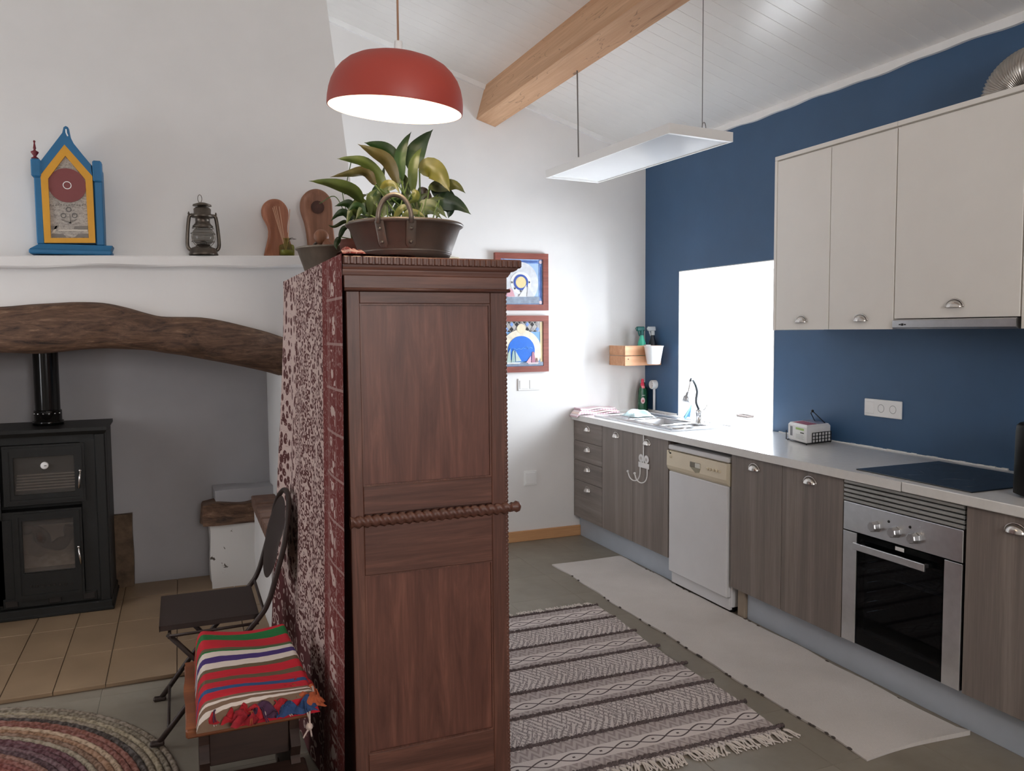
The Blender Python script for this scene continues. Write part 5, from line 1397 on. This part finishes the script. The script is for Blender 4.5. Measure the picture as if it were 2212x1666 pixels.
MB().lathe([(.016, .183), (.016, .215), (.001, .216)], (3.282, 5.39, CT+.003), 18).build('cap', K['soapg'], sb2)
# ---- round surface socket with its conduit on the blue wall
so = thing('surface_socket', 'white round surface socket with conduit on the blue wall corner', 'socket', (XR, 5.27, 1.12))
q = at(1409, 831, 'x', XR-.03)
MB().lathe([(.034, 0), (.034, -.035), (.030, -.042), (.026, -.042), (.025, -.030), (.001, -.030)], (XR, q.y, q.z), 28, 'x').build('socket_body', K['white_plastic'], so)
for dz in (-.009, .009): MB().lathe([(.003, -.0305), (.001, -.0305)], (XR, q.y, q.z+dz), 10, 'x').build('pin_hole', K['dark'], so)
MB().tube([(XR-.012, q.y, q.z-.03), (XR-.012, q.y, CT+.015)], .010, 12).build('conduit', K['white_plastic'], so)

# ---- things on the sill
p = at(1616, 899, 'z', CT+.01)
t = thing('sill_tray', 'small flat dark tray on the window sill', 'tray', (3.70, 4.67, CT))
MB().box((3.66, 4.63, CT), (3.72, 4.75, CT+.008), .003).build('base', mat('grey_brown_metal', srgb(110, 100, 96), .5, .3), t)
MB().ring(rect(3.66, 3.72, 4.63, 4.75), rect(3.665, 3.715, 4.635, 4.745), 'z', CT+.006, CT+.014).build('rim', mat('grey_brown_metal_rim', srgb(110, 100, 96), .5, .3), t)

# ---- wire napkin holder with paper napkins
A, B, C = Vector((3.138, 3.628, 0)), Vector((3.085, 3.408, 0)), Vector((3.299, 3.446, 0))
B = Vector((3.085, 3.408, 0)); ux = (A-B).normalized(); uy = (C-B).normalized()
LA, LB = .205, .200
zp = CT+.010
nk = thing('napkin_pack', 'white wrapped pack of paper napkins with printed label in the wire holder', 'napkins', (B+ux*LA/2+uy*LB/2)+Vector((0, 0, zp)))
def npt(a, b, z): p = B+ux*a+uy*b; return (p.x, p.y, z)
def rbox(mb, a0, a1, b0, b1, z0, z1, c=.0):
    mb.add([npt(a0, b0, z0), npt(a1, b0, z0), npt(a1, b1, z0), npt(a0, b1, z0), npt(a0+c, b0+c, z1), npt(a1-c, b0+c, z1), npt(a1-c, b1-c, z1), npt(a0+c, b1-c, z1)], [(0,3,2,1), (4,5,6,7), (0,1,5,4), (1,2,6,5), (2,3,7,6), (3,0,4,7)]); return mb
m = MB(); rbox(m, .002, LA, .002, LB, zp, zp+.082); rbox(m, .002, LA, .002, LB, zp+.082, zp+.094, .010)
m.build('wrapper', mat('white_paper_wrap', (.72, .71, .70), .5, 0, .04, 20, .15, 30), nk)
def face(a0, a1, z0, z1, off, nm, mt):   # on the A-B face, which looks towards -x
    d = -uy*off; m = MB()
    m.add([tuple(Vector(npt(a0, .002, z0))+d), tuple(Vector(npt(a1, .002, z0))+d), tuple(Vector(npt(a1, .002, z1))+d), tuple(Vector(npt(a0, .002, z1))+d)], [(0, 1, 2, 3)]); return m.build(nm, mt, nk)
face(.155, .182, zp+.022, zp+.074, .0008, 'bar_label', mat('grey_label', srgb(120, 120, 124), .6))
face(.020, .135, zp+.008, zp+.078, .0006, 'paper_label', mat('white_label', srgb(226, 226, 222), .6))
face(.030, .120, zp+.062, zp+.074, .0012, 'green_strip', mat('green_label_strip', srgb(160, 190, 110), .6))
face(.030, .070, zp+.046, zp+.052, .0012, 'dark_print_line', mat('dark_print', srgb(60, 64, 56), .6))
for k in range(4): face(.030+.01*(k % 2), .118, zp+.014+k*.007, zp+.016+k*.007, .0012, 'print_line', mat('grey_print', srgb(170, 170, 168), .6))
m = MB(); rbox(m, .02, LA-.03, .02, .10, zp+.094, zp+.0955); m.build('red_print', mat('dark_pink_print', srgb(150, 70, 92), .5), nk)
m = MB(); rbox(m, .02, LA-.01, .11, LB-.02, zp+.094, zp+.0955); m.build('grey_print', mat('grey_blue_print', srgb(126, 130, 150), .5), nk)
wh = thing('napkin_holder', 'black wire napkin holder with hinged weight on the worktop', 'napkin holder', (B+ux*LA/2+uy*LB/2)+Vector((0, 0, CT)))
K['wire'] = mat('black_wire', (.012, .012, .013), .4, .4)
def wire(pts, r=.0022): return MB().tube(pts, r, 6).build('wire', K['wire'], wh)
zl = CT+.006
wire([npt(-.004, -.004, zl), npt(LA+.006, -.004, zl), npt(LA+.006, LB+.004, zl), npt(-.004, LB+.004, zl), npt(-.004, -.004, zl)])
for k in range(7):
    b = .045+k*(LB-.045)/6; wire([npt(-.005, b, zl), npt(-.005, b, zl+.055)])
for k in range(4): wire([npt(-.005, .045, zl+.002+k*.018), npt(-.005, LB+.004, zl+.002+k*.018)])
for k in range(7):
    b = .03+k*(LB-.03)/6; wire([npt(LA+.006, b, zl), npt(LA+.006, b, zl+.055)])
for k in range(4): wire([npt(LA+.006, .03, zl+.002+k*.018), npt(LA+.006, LB+.004, zl+.002+k*.018)])
wire([npt(LA+.010, -.006, zl), npt(LA+.010, -.006, zl+.05)])
for (a, b) in ((0, 0), (LA, 0), (LA, LB), (0, LB)): MB().ball(Vector(npt(a, b, CT+.003)), .0035, 8, 6).build('foot', K['wire'], wh)
pe = at(1755, 888, 'x', 3.25); p1 = Vector(npt(.02, LB-.03, zp+.094)); p2_ = Vector(npt(.13, LB-.03, zp+.094))
pe = Vector((3.20, 3.46, 1.155)); pe = at(1755, 888, 'x', 3.22)
wire([p1, pe], .0026); wire([p2_, pe+Vector((0, .012, -.012)), pe], .0026); MB().ball(pe, .008, 10, 8).build('weight', K['wire'], wh)

# ---- triple socket on the blue wall
s3 = thing('socket_panel', 'white panel with a rocker and two sockets on the blue wall', 'socket', (XR, 3.13, 1.13))
y0, y1, z0, z1 = 3.010, 3.248, 1.088, 1.178
MB().box((XR-.010, y0, z0), (XR, y1, z1), .003).build('plate', K['white_plastic'], s3)
MB().box((XR-.014, 3.182, z0+.014), (XR-.008, 3.236, z1-.014), .002).build('rocker', K['white_plastic'], s3)
for yy in (3.137, 3.062):
    MB().lathe([(.021, -.0102), (.019, -.0106), (.018, -.004), (.001, -.004)], (XR, yy, 1.133), 24, 'x').build('socket_well', mat('grey_socket_well', (.22, .22, .22), .5), s3)
    for dy in (-.008, .008): MB().lathe([(.0028, -.0046), (.001, -.0046)], (XR, yy+dy, 1.133), 8, 'x').build('pin_hole', K['dark'], s3)

# ---- black rounded appliance at the frame edge
ap = thing('countertop_appliance', 'tall black rounded countertop appliance beside the hob', 'appliance', (2.95, 1.93, CT))
def sup(cx, cy, a, b, n=40, e=4):
    out = []
    for k in range(n):
        t = 2*PI*k/n; c, s = math.cos(t), math.sin(t)
        out.append((cx+a*math.copysign(abs(c)**(2/e), c), cy+b*math.copysign(abs(s)**(2/e), s)))
    return out
def stack(levels, cx, cy, n=40):
    m = MB(); v = []
    for (z, a, b) in levels: v += [(p[0], p[1], z) for p in sup(cx, cy, a, b, n)]
    f = [(i*n+k, i*n+(k+1) % n, (i+1)*n+(k+1) % n, (i+1)*n+k) for i in range(len(levels)-1) for k in range(n)]
    f += [tuple(range(n-1, -1, -1)), tuple((len(levels)-1)*n+k for k in range(n))]
    return m.add(v, f, True)
stack([(CT+.006, .13, .14), (CT+.014, .146, .156), (CT+.24, .144, .154), (CT+.262, .142, .152), (CT+.272, .134, .144)], 2.955, 1.925).build('housing', K['black_plastic'], ap)
stack([(CT+.272, .10, .11), (CT+.277, .098, .108)], 2.955, 1.925).build('lid', K['black_plastic'], ap)
for (a, b) in ((-.09, -.1), (.09, -.1), (.09, .1), (-.09, .1)): MB().lathe([(.001, 0), (.012, 0), (.012, .008)], (2.955+a, 1.925+b, CT), 12).build('foot', K['black_plastic'], ap)
MB().ball((2.93, 1.96, CT+.279), .006, 8, 6, (1, 1, .6)).build('indicator', K['nickel'], ap)
# ---- hob
hb = thing('hob', 'black glass ceramic hob set in the worktop', 'hob', (2.99, 2.44, CT))
MB().box((2.742, 2.153, CT), (3.242, 2.722, CT+.005), .002).build('glass_plate', K['black_glass'], hb)
K['ring_mark'] = mat('faint_grey_ring', (.02, .022, .026), .15)
for (a, b, r) in ((2.87, 2.30, .085), (2.87, 2.57, .07), (3.11, 2.30, .07), (3.11, 2.57, .085)):
    MB().ring(circ(a, b, r, 36), circ(a, b, r-.0015, 36), 'z', CT+.0049, CT+.0052).build('cooking_zone', K['ring_mark'], hb)
# ================================================================== base units
XD = 2.71
def pull_mesh():
    m = MB(); nu, nv = 14, 6
    m.grid(lambda u, v: (-.024*math.sin(PI*u)**.8*math.sin(v*PI/2), .038*math.cos(PI*u), .030*math.sin(PI*u)*math.cos(v*PI/2)), nu, nv)
    m.tube([(-.002, .042*math.cos(PI*k/14), .034*math.sin(PI*k/14)) for k in range(15)], .0028, 6)
    return m.mesh('handle', K['nickel'])
PULL = pull_mesh()
def front(parent, name, y0, y1, z0, z1, mt, hy=None, hz=None, x=XD):
    d = MB().box((x, y0+.0015, z0+.0015), (x+.019, y1-.0015, z1-.0015), .001).build(name, mt, parent)
    if hy is not None:
        h = piece('handle', PULL, d, (x, hy, hz))
    return d
def unit(name, label, y0, y1, cat='cabinet'):
    t = thing(name, label, cat, (XD+.3, (y0+y1)/2, .155))
    m = MB()
    m.box((XD+.021, y0+.001, .158), (XR-.012, y0+.018, .880)); m.box((XD+.021, y1-.018, .158), (XR-.012, y1-.001, .880)); m.box((XD+.021, y0+.018, .158), (XR-.012, y1-.018, .176)); m.box((XR-.03, y0+.018, .176), (XR-.012, y1-.018, .880))
    m.build('carcass', K['cab'], t)
    return t
du = unit('drawer_unit', 'grey oak kitchen unit with four drawers against the white wall', 4.992, 5.436)
for (a, b) in ((.157, .437), (.437, .585), (.585, .730), (.730, .880)):
    front(du, 'drawer', 4.992, 5.430, a, b, K['cabh'], 5.212, b-.062)
su = unit('sink_cabinet', 'grey oak two-door cabinet under the sink', 4.160, 4.990)
front(su, 'door', 4.575, 4.990, .157, .880, K['cab'], 4.794, .822); front(su, 'door', 4.160, 4.575, .157, .880, K['cab'], 4.400, .822)
cu = unit('base_cabinet', 'grey oak two-door cabinet between dishwasher and oven', 2.759, 3.553)
front(cu, 'door', 3.156, 3.553, .157, .880, K['cab'], 3.367, .822); front(cu, 'door', 2.759, 3.156, .157, .880, K['cab'], 2.966, .822)
MB().box((2.745, 3.475, 0), (2.80, 3.535, .158), .004).build('leg', mat('tan_leg', srgb(150, 136, 120), .5), cu)
MB().box((3.22, 2.80, 0), (3.27, 2.85, .158), .004).build('leg', K['black_plastic'], cu); MB().box((3.22, 3.47, 0), (3.27, 3.52, .158), .004).build('leg', K['black_plastic'], cu)
ru = unit('base_cabinet', 'grey oak cabinet to the right of the oven', 1.36, 2.148)
front(ru, 'door', 1.755, 2.148, .157, .880, K['cab'], 1.951, .822); front(ru, 'door', 1.36, 1.755, .157, .880, K['cab'], 1.56, .822)
# plinths
XP = 2.762
m = MB().box((XP, 4.158, 0), (XP+.016, YB-.002, .156), .001); m.box((XP, 4.158, 0), (XP+.3, 4.172, .156))
tag(m.build('plinth', K['plinth'], None, (XP, 4.8, 0)), 'grey plinth below the drawers and the sink cabinet', 'plinth')
m = MB().box((XP, 1.2, 0), (XP+.016, 3.472, .156), .001)
tag(m.build('plinth', K['plinth'], None, (XP, 2.4, 0)), 'pale grey plinth below the oven and its neighbouring cabinets', 'plinth')

# over-door hook
hk = thing('door_hook', 'white double hook hanging over the sink cabinet door', 'hook', (XD-.006, 4.44, .70))
K['hookw'] = mat('white_hook_enamel', (.74, .73, .72), .3)
xh = XD-.004
MB().box((xh-.003, 4.428, .69), (xh, 4.440, .882), .001).build('strap', K['hookw'], hk)
MB().box((xh-.004, 4.366, .668), (xh, 4.494, .702), .002).build('bar', K['hookw'], hk)
for yy in (4.462, 4.398):
    MB().prism(circ(yy, .728, .026, 22), 'x', xh-.004, xh).build('backplate', K['hookw'], hk)
    MB().prism(circ(yy, .728, .010, 14), 'x', xh-.006, xh-.004).build('screw_cap', K['nickel'], hk)
for yy in (4.47, 4.385):
    pts = [(xh-.004, yy, .672), (xh-.006, yy, .62), (xh-.014, yy+.012, .588), (xh-.03, yy+.035, .578), (xh-.044, yy+.06, .595), (xh-.050, yy+.074, .628)]
    m = MB().tube(spline(pts, 5), .0038, 8); m.ball((xh-.050, yy+.076, .634), .008, 10, 8); m.build('hook_arm', K['hookw'], hk)

# ================================================================== dishwasher
dw = thing('dishwasher', 'white dishwasher with yellowed control panel between grey cabinets', 'dishwasher', (3.0, 3.86, 0))
dy0, dy1 = 3.572, 4.145
MB().box((2.735, dy0, .03), (3.28, dy1, .827), .004).build('body', K['dw'], dw)
MB().box((2.70, dy0-.002, .828), (3.28, dy1+.002, .857), .006).build('lid', K['dw'], dw)
pf = [(2.735, .8235), (2.692, .8235), (2.690, .735), (2.697, .716), (2.712, .700), (2.735, .700)]
cp_ = MB().prism([(a, b) for (a, b) in pf], 'y', dy0-.002, dy1+.002).build('control_panel', K['beige_dw'], dw)
MB().box((2.688, 3.805, .762), (2.694, 3.905, .790), .002).build('handle_recess', mat('grey_recess', srgb(118, 112, 100), .6), cp_)
MB().box((2.684, 3.805, .762), (2.692, 3.850, .788), .002).build('latch', mat('pale_latch', srgb(206, 204, 194), .5), cp_)
MB().prism([(3.905, .762), (3.805, .762), (3.815, .738), (3.85, .732)], 'x', 2.6885, 2.692).build('handle_scoop', mat('olive_recess', srgb(150, 144, 124), .6), cp_)
for k in range(5):
    yy = 3.735-k*.027
    MB().box((2.683, yy-.006, .768), (2.692, yy+.006, .782), .002).build('button', mat('cream_button', srgb(214, 202, 176), .5), cp_)
MB().lathe([(.001, -.006), (.008, -.006), (.009, 0)], (2.691, 4.10, .790), 16, 'x').build('power_button', mat('cream_button2', srgb(206, 194, 168), .5), cp_)
# small dark maker's mark
mk_ = MB(); 
for (a, b, c, d) in ((4.120, .812, .003, .014), (4.114, .812, .006, .003), (4.112, .806, .003, .009), (4.106, .806, .003, .009), (4.101, .806, .003, .009)): mk_.box((2.6895, a, b), (2.692, a+c, b+d))
mk_.build('maker_mark', K['dark'], cp_)
MB().box((2.703, dy0+.006, .088), (2.735, dy1-.004, .699), .004).build('door', K['dw'], dw)
MB().box((2.725, dy0+.006, .016), (2.745, dy1-.004, .082), .003).build('kick_plate', K['dw'], dw)
for (a, b) in ((2.76, dy0+.03), (2.76, dy1-.03), (3.22, dy0+.03), (3.22, dy1-.03)): MB().lathe([(.001, 0), (.018, 0), (.018, .03)], (a, b, 0), 12).build('foot', K['black_plastic'], dw)

# ================================================================== oven
ov = thing('oven', 'built-in stainless steel oven with three knobs and glass door', 'oven', (3.0, 2.45, .157))
oy0, oy1 = 2.152, 2.755
m = MB(); m.box((2.745, oy0+.002, .16), (3.25, oy0+.05, .86)); m.box((2.745, oy1-.05, .16), (3.25, oy1-.002, .86)); m.box((2.745, oy0+.05, .16), (3.25, oy1-.05, .20)); m.box((2.745, oy0+.05, .64), (3.25, oy1-.05, .86)); m.box((3.20, oy0+.05, .20), (3.25, oy1-.05, .64))
m.build('body', mat('dark_oven_enamel', (.02, .021, .023), .35), ov)
K['slat'] = mat('grey_vent_enamel', (.40, .41, .40), .35, .4)
for k in range(5):
    z0 = .786+k*.0192
    MB().prism([(2.742, z0+.002), (2.712, z0), (2.708, z0+.004), (2.708, z0+.013), (2.712, z0+.015), (2.742, z0+.012)], 'y', oy0+.006, oy1-.001).build('vent_slat', K['slat'], ov)
MB().box((2.740, oy0, .782), (2.746, oy1, .880)).build('vent_back', K['dark'], ov)
cpn = MB().box((2.708, oy0+.005, .657), (2.745, oy1-.001, .783), .002).build('control_panel', K['steel'], ov)
km = MB()
km.lathe([(.025, 0), (.025, -.006), (.023, -.010), (.022, -.030), (.019, -.034), (.001, -.034)], (0, 0, 0), 8, 'x', 0, 2*PI, False)
kme = km.mesh('knob', K['steel_d'])
for (yy, zz) in ((2.566, .709), (2.463, .708), (2.367, .706)): piece('knob', kme, cpn, (2.708, yy, zz), (.2, 0, 0))
for (px, py) in ((1920, 1127), (1966, 1139)):
    q = at(px, py, 'x', 2.708); MB().lathe([(.001, -.0025), (.005, -.0025), (.006, 0)], (2.708, q.y, q.z), 14, 'x').build('indicator_lamp', K['dark'], cpn)
od_ = MB().ring(rect(oy0+.005, oy1-.001, .162, .652), rect(oy0+.100, oy1-.095, .215, .628), 'x', 2.716, 2.742).build('door', K['black_glass'], ov)
for (a, b) in ((oy0+.005, 2.236), (2.676, oy1-.001)): MB().box((2.708, a, .162), (2.718, b, .652), .001).build('side_strip', K['steel'], od_)
MB().box((2.7125, 2.237, .162), (2.716, 2.675, .652)).build('glass_pane', K['oven_glass'], od_)
hbar = MB().box((2.672, 2.296, .590), (2.682, 2.664, .620), .002); hbar.box((2.682, 2.31, .598), (2.714, 2.326, .612)); hbar.box((2.682, 2.634, .598), (2.714, 2.65, .612))
hbar.build('handle', K['steel'], od_)
q = at(1943, 1187, 'x', 2.711); MB().box((2.7105, q.y-.022, q.z-.008), (2.7126, q.y+.022, q.z+.008), .0008).build('badge', K['white_plastic'], od_)
for k in range(9):
    xk = 2.80+k*.04; MB().tube([(xk, oy0+.055, .475), (xk, oy1-.055, .475)], .0025, 6).build('rack_bar', K['chrome'], ov)
for yy in (oy0+.06, oy1-.06): MB().tube([(2.775, yy, .475), (3.18, yy, .475)], .003, 6).build('rack_bar', K['chrome'], ov)
MB().tube([(2.775, oy0+.055, .478), (2.775, oy1-.055, .478)], .004, 6).build('rack_bar', K['chrome'], ov)
for k in range(7):
    MB().tube([(2.80, oy1-.052, .28+k*.045), (3.15, oy1-.052, .28+k*.045)], .003, 6).build('rack_rail', K['chrome'], ov)

# ================================================================== wall units
XU = 2.99
K['uc'] = mat('cream_white_door', srgb(236, 232, 225), .4, 0, .015)
def wall_unit(name, label, y0, y1, doors, zb=1.537, left_panel=False):
    t = thing(name, label, 'cabinet', (3.16, (y0+y1)/2, zb))
    m = MB(); x0 = XU+.020
    m.box((x0, y0+.001, zb+.003), (XR-.001, y1-.001, 2.440)); m.build('carcass', K['uc'], t)
    MB().box((XU-.002, y0+.0005, 2.441), (XR-.001, y1-.0005, 2.462), .001).build('top_panel', K['uc'], t)
    if left_panel: MB().box((XU-.002, y1-.019, zb), (XR-.001, y1, 2.440), .001).build('end_panel', K['uc'], t)
    for (a, b, z0, hy, hz) in doors: front(t, 'door', a, b, z0, 2.434, K['uc'], hy, hz, XU)
    return t
wall_unit('wall_cabinet', 'cream white wall cabinet with two tall doors by the window', 2.766, 3.572, [(3.165, 3.552, 1.538, 3.355, 1.578), (2.768, 3.163, 1.538, 2.958, 1.578)], left_panel=True)
wall_unit('hood_cabinet', 'cream white wall cabinet with one wide door over the cooker hood', 2.166, 2.765, [(2.168, 2.764, 1.585, 2.454, 1.630)], zb=1.585)
wall_unit('wall_cabinet', 'cream white wall cabinet past the cooker hood', 1.55, 2.165, [(1.86, 2.163, 1.538, 2.0, 1.578), (1.552, 1.858, 1.538, 1.70, 1.578)])
ch_ = thing('cooker_hood', 'slim stainless steel cooker hood under the wide cabinet door', 'cooker hood', (3.16, 2.46, 1.54))
MB().prism([(2.985, 1.583), (2.975, 1.578), (2.975, 1.548), (2.99, 1.540), (XR-.001, 1.540), (XR-.001, 1.583)], 'y', 2.172, 2.758).build('visor', K['steel_d'], ch_)
mk2 = MB()
for k, (a, w, h) in enumerate(((2.712, .010, .005), (2.698, .012, .010), (2.684, .010, .005))): mk2.box((2.9742, a, 1.560-h/2), (2.9752, a+w, 1.560+h/2))
mk2.build('maker_mark', K['dark'], ch_)
MB().box((3.02, 2.20, 1.5395), (3.30, 2.73, 1.541)).build('grease_filter', K['steel_d'], ch_)
# corrugated duct elbow on top of the hood cabinet
pts = []; 
for k in range(90):
    t = k/89; a = PI*.5*min(1, t*1.15)
    pts.append(Vector((3.15, 2.385-.13*(1-math.cos(a))-max(0, t*1.15-1)*.6, 2.466+.10*math.sin(a))))
m = MB().tube(pts, [.083+.0035*math.sin(k*1.55) for k in range(90)], 28)
tag(m.build('flexible_duct', mat('aluminium_foil_duct', (.52, .49, .45), .3, .9, .1, 30), None, (3.15, 2.385, 2.463)), 'corrugated aluminium duct elbow on top of the hood cabinet', 'duct')

# ================================================================== rugs
def runner_mat():
    t = NT('pale_cotton_runner'); v = t.coord(); n = t.noise(v, 2.2, 4); w = t.noise(t.coord((260, 90, 1)), 1, 2)
    c = t.ramp(t.math('ADD', t.math('MULTIPLY', n, .7), t.math('MULTIPLY', w, .3)), [(.3, srgb(192, 186, 180)), (.7, srgb(212, 206, 201))])
    t.bump(w, .5, .003); return t.done(c, .95)
rn = thing('runner_rug', 'long pale plain cotton runner in front of the kitchen units', 'rug', (2.49, 3.45, 0))
def run(u, v):
    y = lerp(2.13, 4.785, v); xl = 2.228+.006*math.sin(y*6)+.004*math.sin(y*17); xr = 2.732+.006*math.sin(y*4.2+1)+.004*math.sin(y*15)
    z = .008+.0015*math.sin(y*11+u*5)
    if v < .02: z += .012*u*(1-v/.02)
    return (lerp(xl, xr, u), y+.012*math.sin(u*4)*(1-v), z)
m = MB().grid(run, 14, 90); m.grid(lambda u, v: (lambda q: (q[0], q[1], .001))(run(u, v)), 14, 90)
m.grid(lambda u, v: (lambda q: (q[0], q[1], lerp(q[2], .001, v)))(run(0, u)), 90, 1); m.grid(lambda u, v: (lambda q: (q[0], q[1], lerp(q[2], .001, v)))(run(1, u)), 90, 1); m.grid(lambda u, v: (lambda q: (q[0], q[1], lerp(q[2], .001, v)))(run(u, 0)), 14, 1); m.grid(lambda u, v: (lambda q: (q[0], q[1], lerp(q[2], .001, v)))(run(u, 1)), 14, 1)
m.build('woven_body', runner_mat(), rn)
rnd = random.Random(9); K['knot'] = mat('dark_selvedge_knot', srgb(74, 66, 62), .95)
kme_ = MB().ball((0, 0, 0), .006, 6, 5, (1, 2.2, .6)).mesh('selvedge_knot', K['knot'])
for k in range(40):
    yy = rnd.uniform(2.2, 4.7); q = run(0 if k % 3 else 1, (yy-2.13)/2.655); piece('selvedge_knot', kme_, rn, (q[0], q[1], .006))
# striped woven rug
RX0, RX1, RY0, RY1 = .99, 2.108, 2.418, 3.968
def rug_mat():
    t = NT('patterned_kilim'); v = t.coord(); X, Y, Z = t.xyz(v)[:3]
    n = t.noise(t.coord((150, 150, 1)), 1, 2); n1 = t.noise(v, 5, 3)
    light, grey, dark = srgb(218, 208, 203), srgb(148, 134, 131), srgb(72, 60, 60)
    s = t.math('DIVIDE', t.math('SUBTRACT', .775, t.math('ADD', Y, t.math('MULTIPLY', X, -.010))), .2169)
    tt = t.math('FRACT', s); odd = t.math('GREATER_THAN', t.math('FRACT', t.math('MULTIPLY', s, .5)), .5)
    # diamond chain
    fx = t.math('FRACT', t.math('MULTIPLY', X, 9.0)); tri = t.math('MULTIPLY', t.math('ABSOLUTE', t.math('SUBTRACT', fx, .5)), 2)
    dt = t.math('ABSOLUTE', t.math('SUBTRACT', tt, .5)); amp = t.math('MULTIPLY', t.math('SUBTRACT', 1, t.math('POWER', tri, 1.5)), .115)
    ln_ = t.math('LESS_THAN', t.math('ABSOLUTE', t.math('SUBTRACT', dt, amp)), .017)
    dot = t.math('MULTIPLY', t.math('LESS_THAN', dt, .022), t.math('LESS_THAN', tri, .10))
    mid = t.math('LESS_THAN', dt, .19)
    heath = t.mix(t.math('MULTIPLY', t.math('GREATER_THAN', n, .48), .55), light, grey)
    zig = t.math('FRACT', t.math('ADD', t.math('MULTIPLY', tt, 5), t.math('MULTIPLY', t.math('ABSOLUTE', t.math('SUBTRACT', t.math('FRACT', t.math('MULTIPLY', X, 22)), .5)), 2)))
    side = t.mix(t.math('MULTIPLY', t.math('GREATER_THAN', zig, .55), .8), t.mix(.5, light, grey), grey)
    dia = t.mix(mid, side, t.mix(t.math('MAXIMUM', ln_, dot), light, dark))
    # tribal band: slanted hooks and chevrons
    w1 = t.math('ABSOLUTE', t.math('SUBTRACT', t.math('FRACT', t.math('MULTIPLY', X, 12)), .5))
    chev = t.math('FRACT', t.math('ADD', t.math('MULTIPLY', tt, 5.0), t.math('MULTIPLY', w1, 4.0)))
    tri2 = t.math('FRACT', t.math('ADD', t.math('MULTIPLY', X, 34), t.math('MULTIPLY', t.math('ABSOLUTE', t.math('SUBTRACT', tt, .5)), 5)))
    trb = t.mix(t.math('MULTIPLY', t.math('MAXIMUM', t.math('MULTIPLY', t.math('GREATER_THAN', chev, .70), t.math('GREATER_THAN', n, .42)), t.math('MULTIPLY', t.math('GREATER_THAN', tri2, .6), t.math('GREATER_THAN', n, .45))), .8), light, srgb(104, 92, 92))
    c = t.mix(odd, dia, trb)
    c = t.mix(t.math('MULTIPLY', n1, .3), c, grey)
    t.bump(n, .5, .004); return t.done(c, .95)
rg = thing('striped_rug', 'grey patterned kilim rug with dark pile stripes and fringes', 'rug', ((RX0+RX1)/2, 3.193, 0))
def rgf(u, v):
    x = lerp(RX0, RX1+.012*math.sin(v*9)-.02*(1-v), u); y = lerp(RY0, RY1, v)
    return (x, y-.010*(x-RX1), .009+.0015*math.sin(y*29))
m = MB().grid(rgf, 20, 80); m.grid(lambda u, v: (lambda q: (q[0], q[1], .001))(rgf(u, v)), 4, 4)
for uu in (0, 1): m.grid(lambda u, v: (lambda q: (q[0], q[1], lerp(q[2], .001, v)))(rgf(uu, u)), 80, 1)
for vv in (0, 1): m.grid(lambda u, v: (lambda q: (q[0], q[1], lerp(q[2], .001, v)))(rgf(u, vv)), 20, 1)
m.build('woven_body', rug_mat(), rg)
K['pile'] = mat('dark_brown_pile', srgb(92, 80, 79), .95, 0, .45, 120, 1.0, 220)
rnd = random.Random(5)
for i, yy in enumerate((3.961, 3.756, 3.540, 3.320, 3.094, 2.887, 2.670, 2.443)):
    N_ = 260; pts = []; rr = []
    for k in range(N_+1):
        x = lerp(RX0+.002, RX1+.012, k/N_); pts.append((x, yy-.010*(x-RX1)+rnd.uniform(-.002, .002), .0115)); rr.append(.0085+rnd.uniform(-.004, .004))
    MB().tube(pts, rr, 8, False, True, .85).build('pile_stripe', K['pile'], rg)
K['fringe'] = mat('pale_fringe', srgb(206, 196, 188), .95, 0, .1, 60)
fms = []
for s in range(4):
    r = random.Random(40+s); m = MB()
    for k in range(5):
        a = r.uniform(-.5, .5); L = r.uniform(.05, .075)
        m.tube(spline([(r.uniform(-.004, .004), 0, .009), (a*.018+.004, -.02, .009), (a*.03+r.uniform(-.008, .008), -.045, .005), (a*.045+r.uniform(-.012, .012), -L, .004)], 3), [.0032]*5+[.0028]*5, 5)
    m.ball((0, -.006, .008), .006, 6, 5); fms.append(m.mesh('fringe_tassel', K['fringe']))
nT = 38
for k in range(nT):
    x = lerp(RX0+.01, RX1-.005, k/(nT-1))
    piece('fringe_tassel', fms[k % 4], rg, (x, RY0-.010*(x-RX1)+.004, 0), (0, 0, rnd.uniform(-.3, .5)))
    piece('fringe_tassel', fms[(k+1) % 4], rg, (x, RY1-.010*(x-RX1)-.004, 0), (0, 0, PI+rnd.uniform(-.3, .3)))
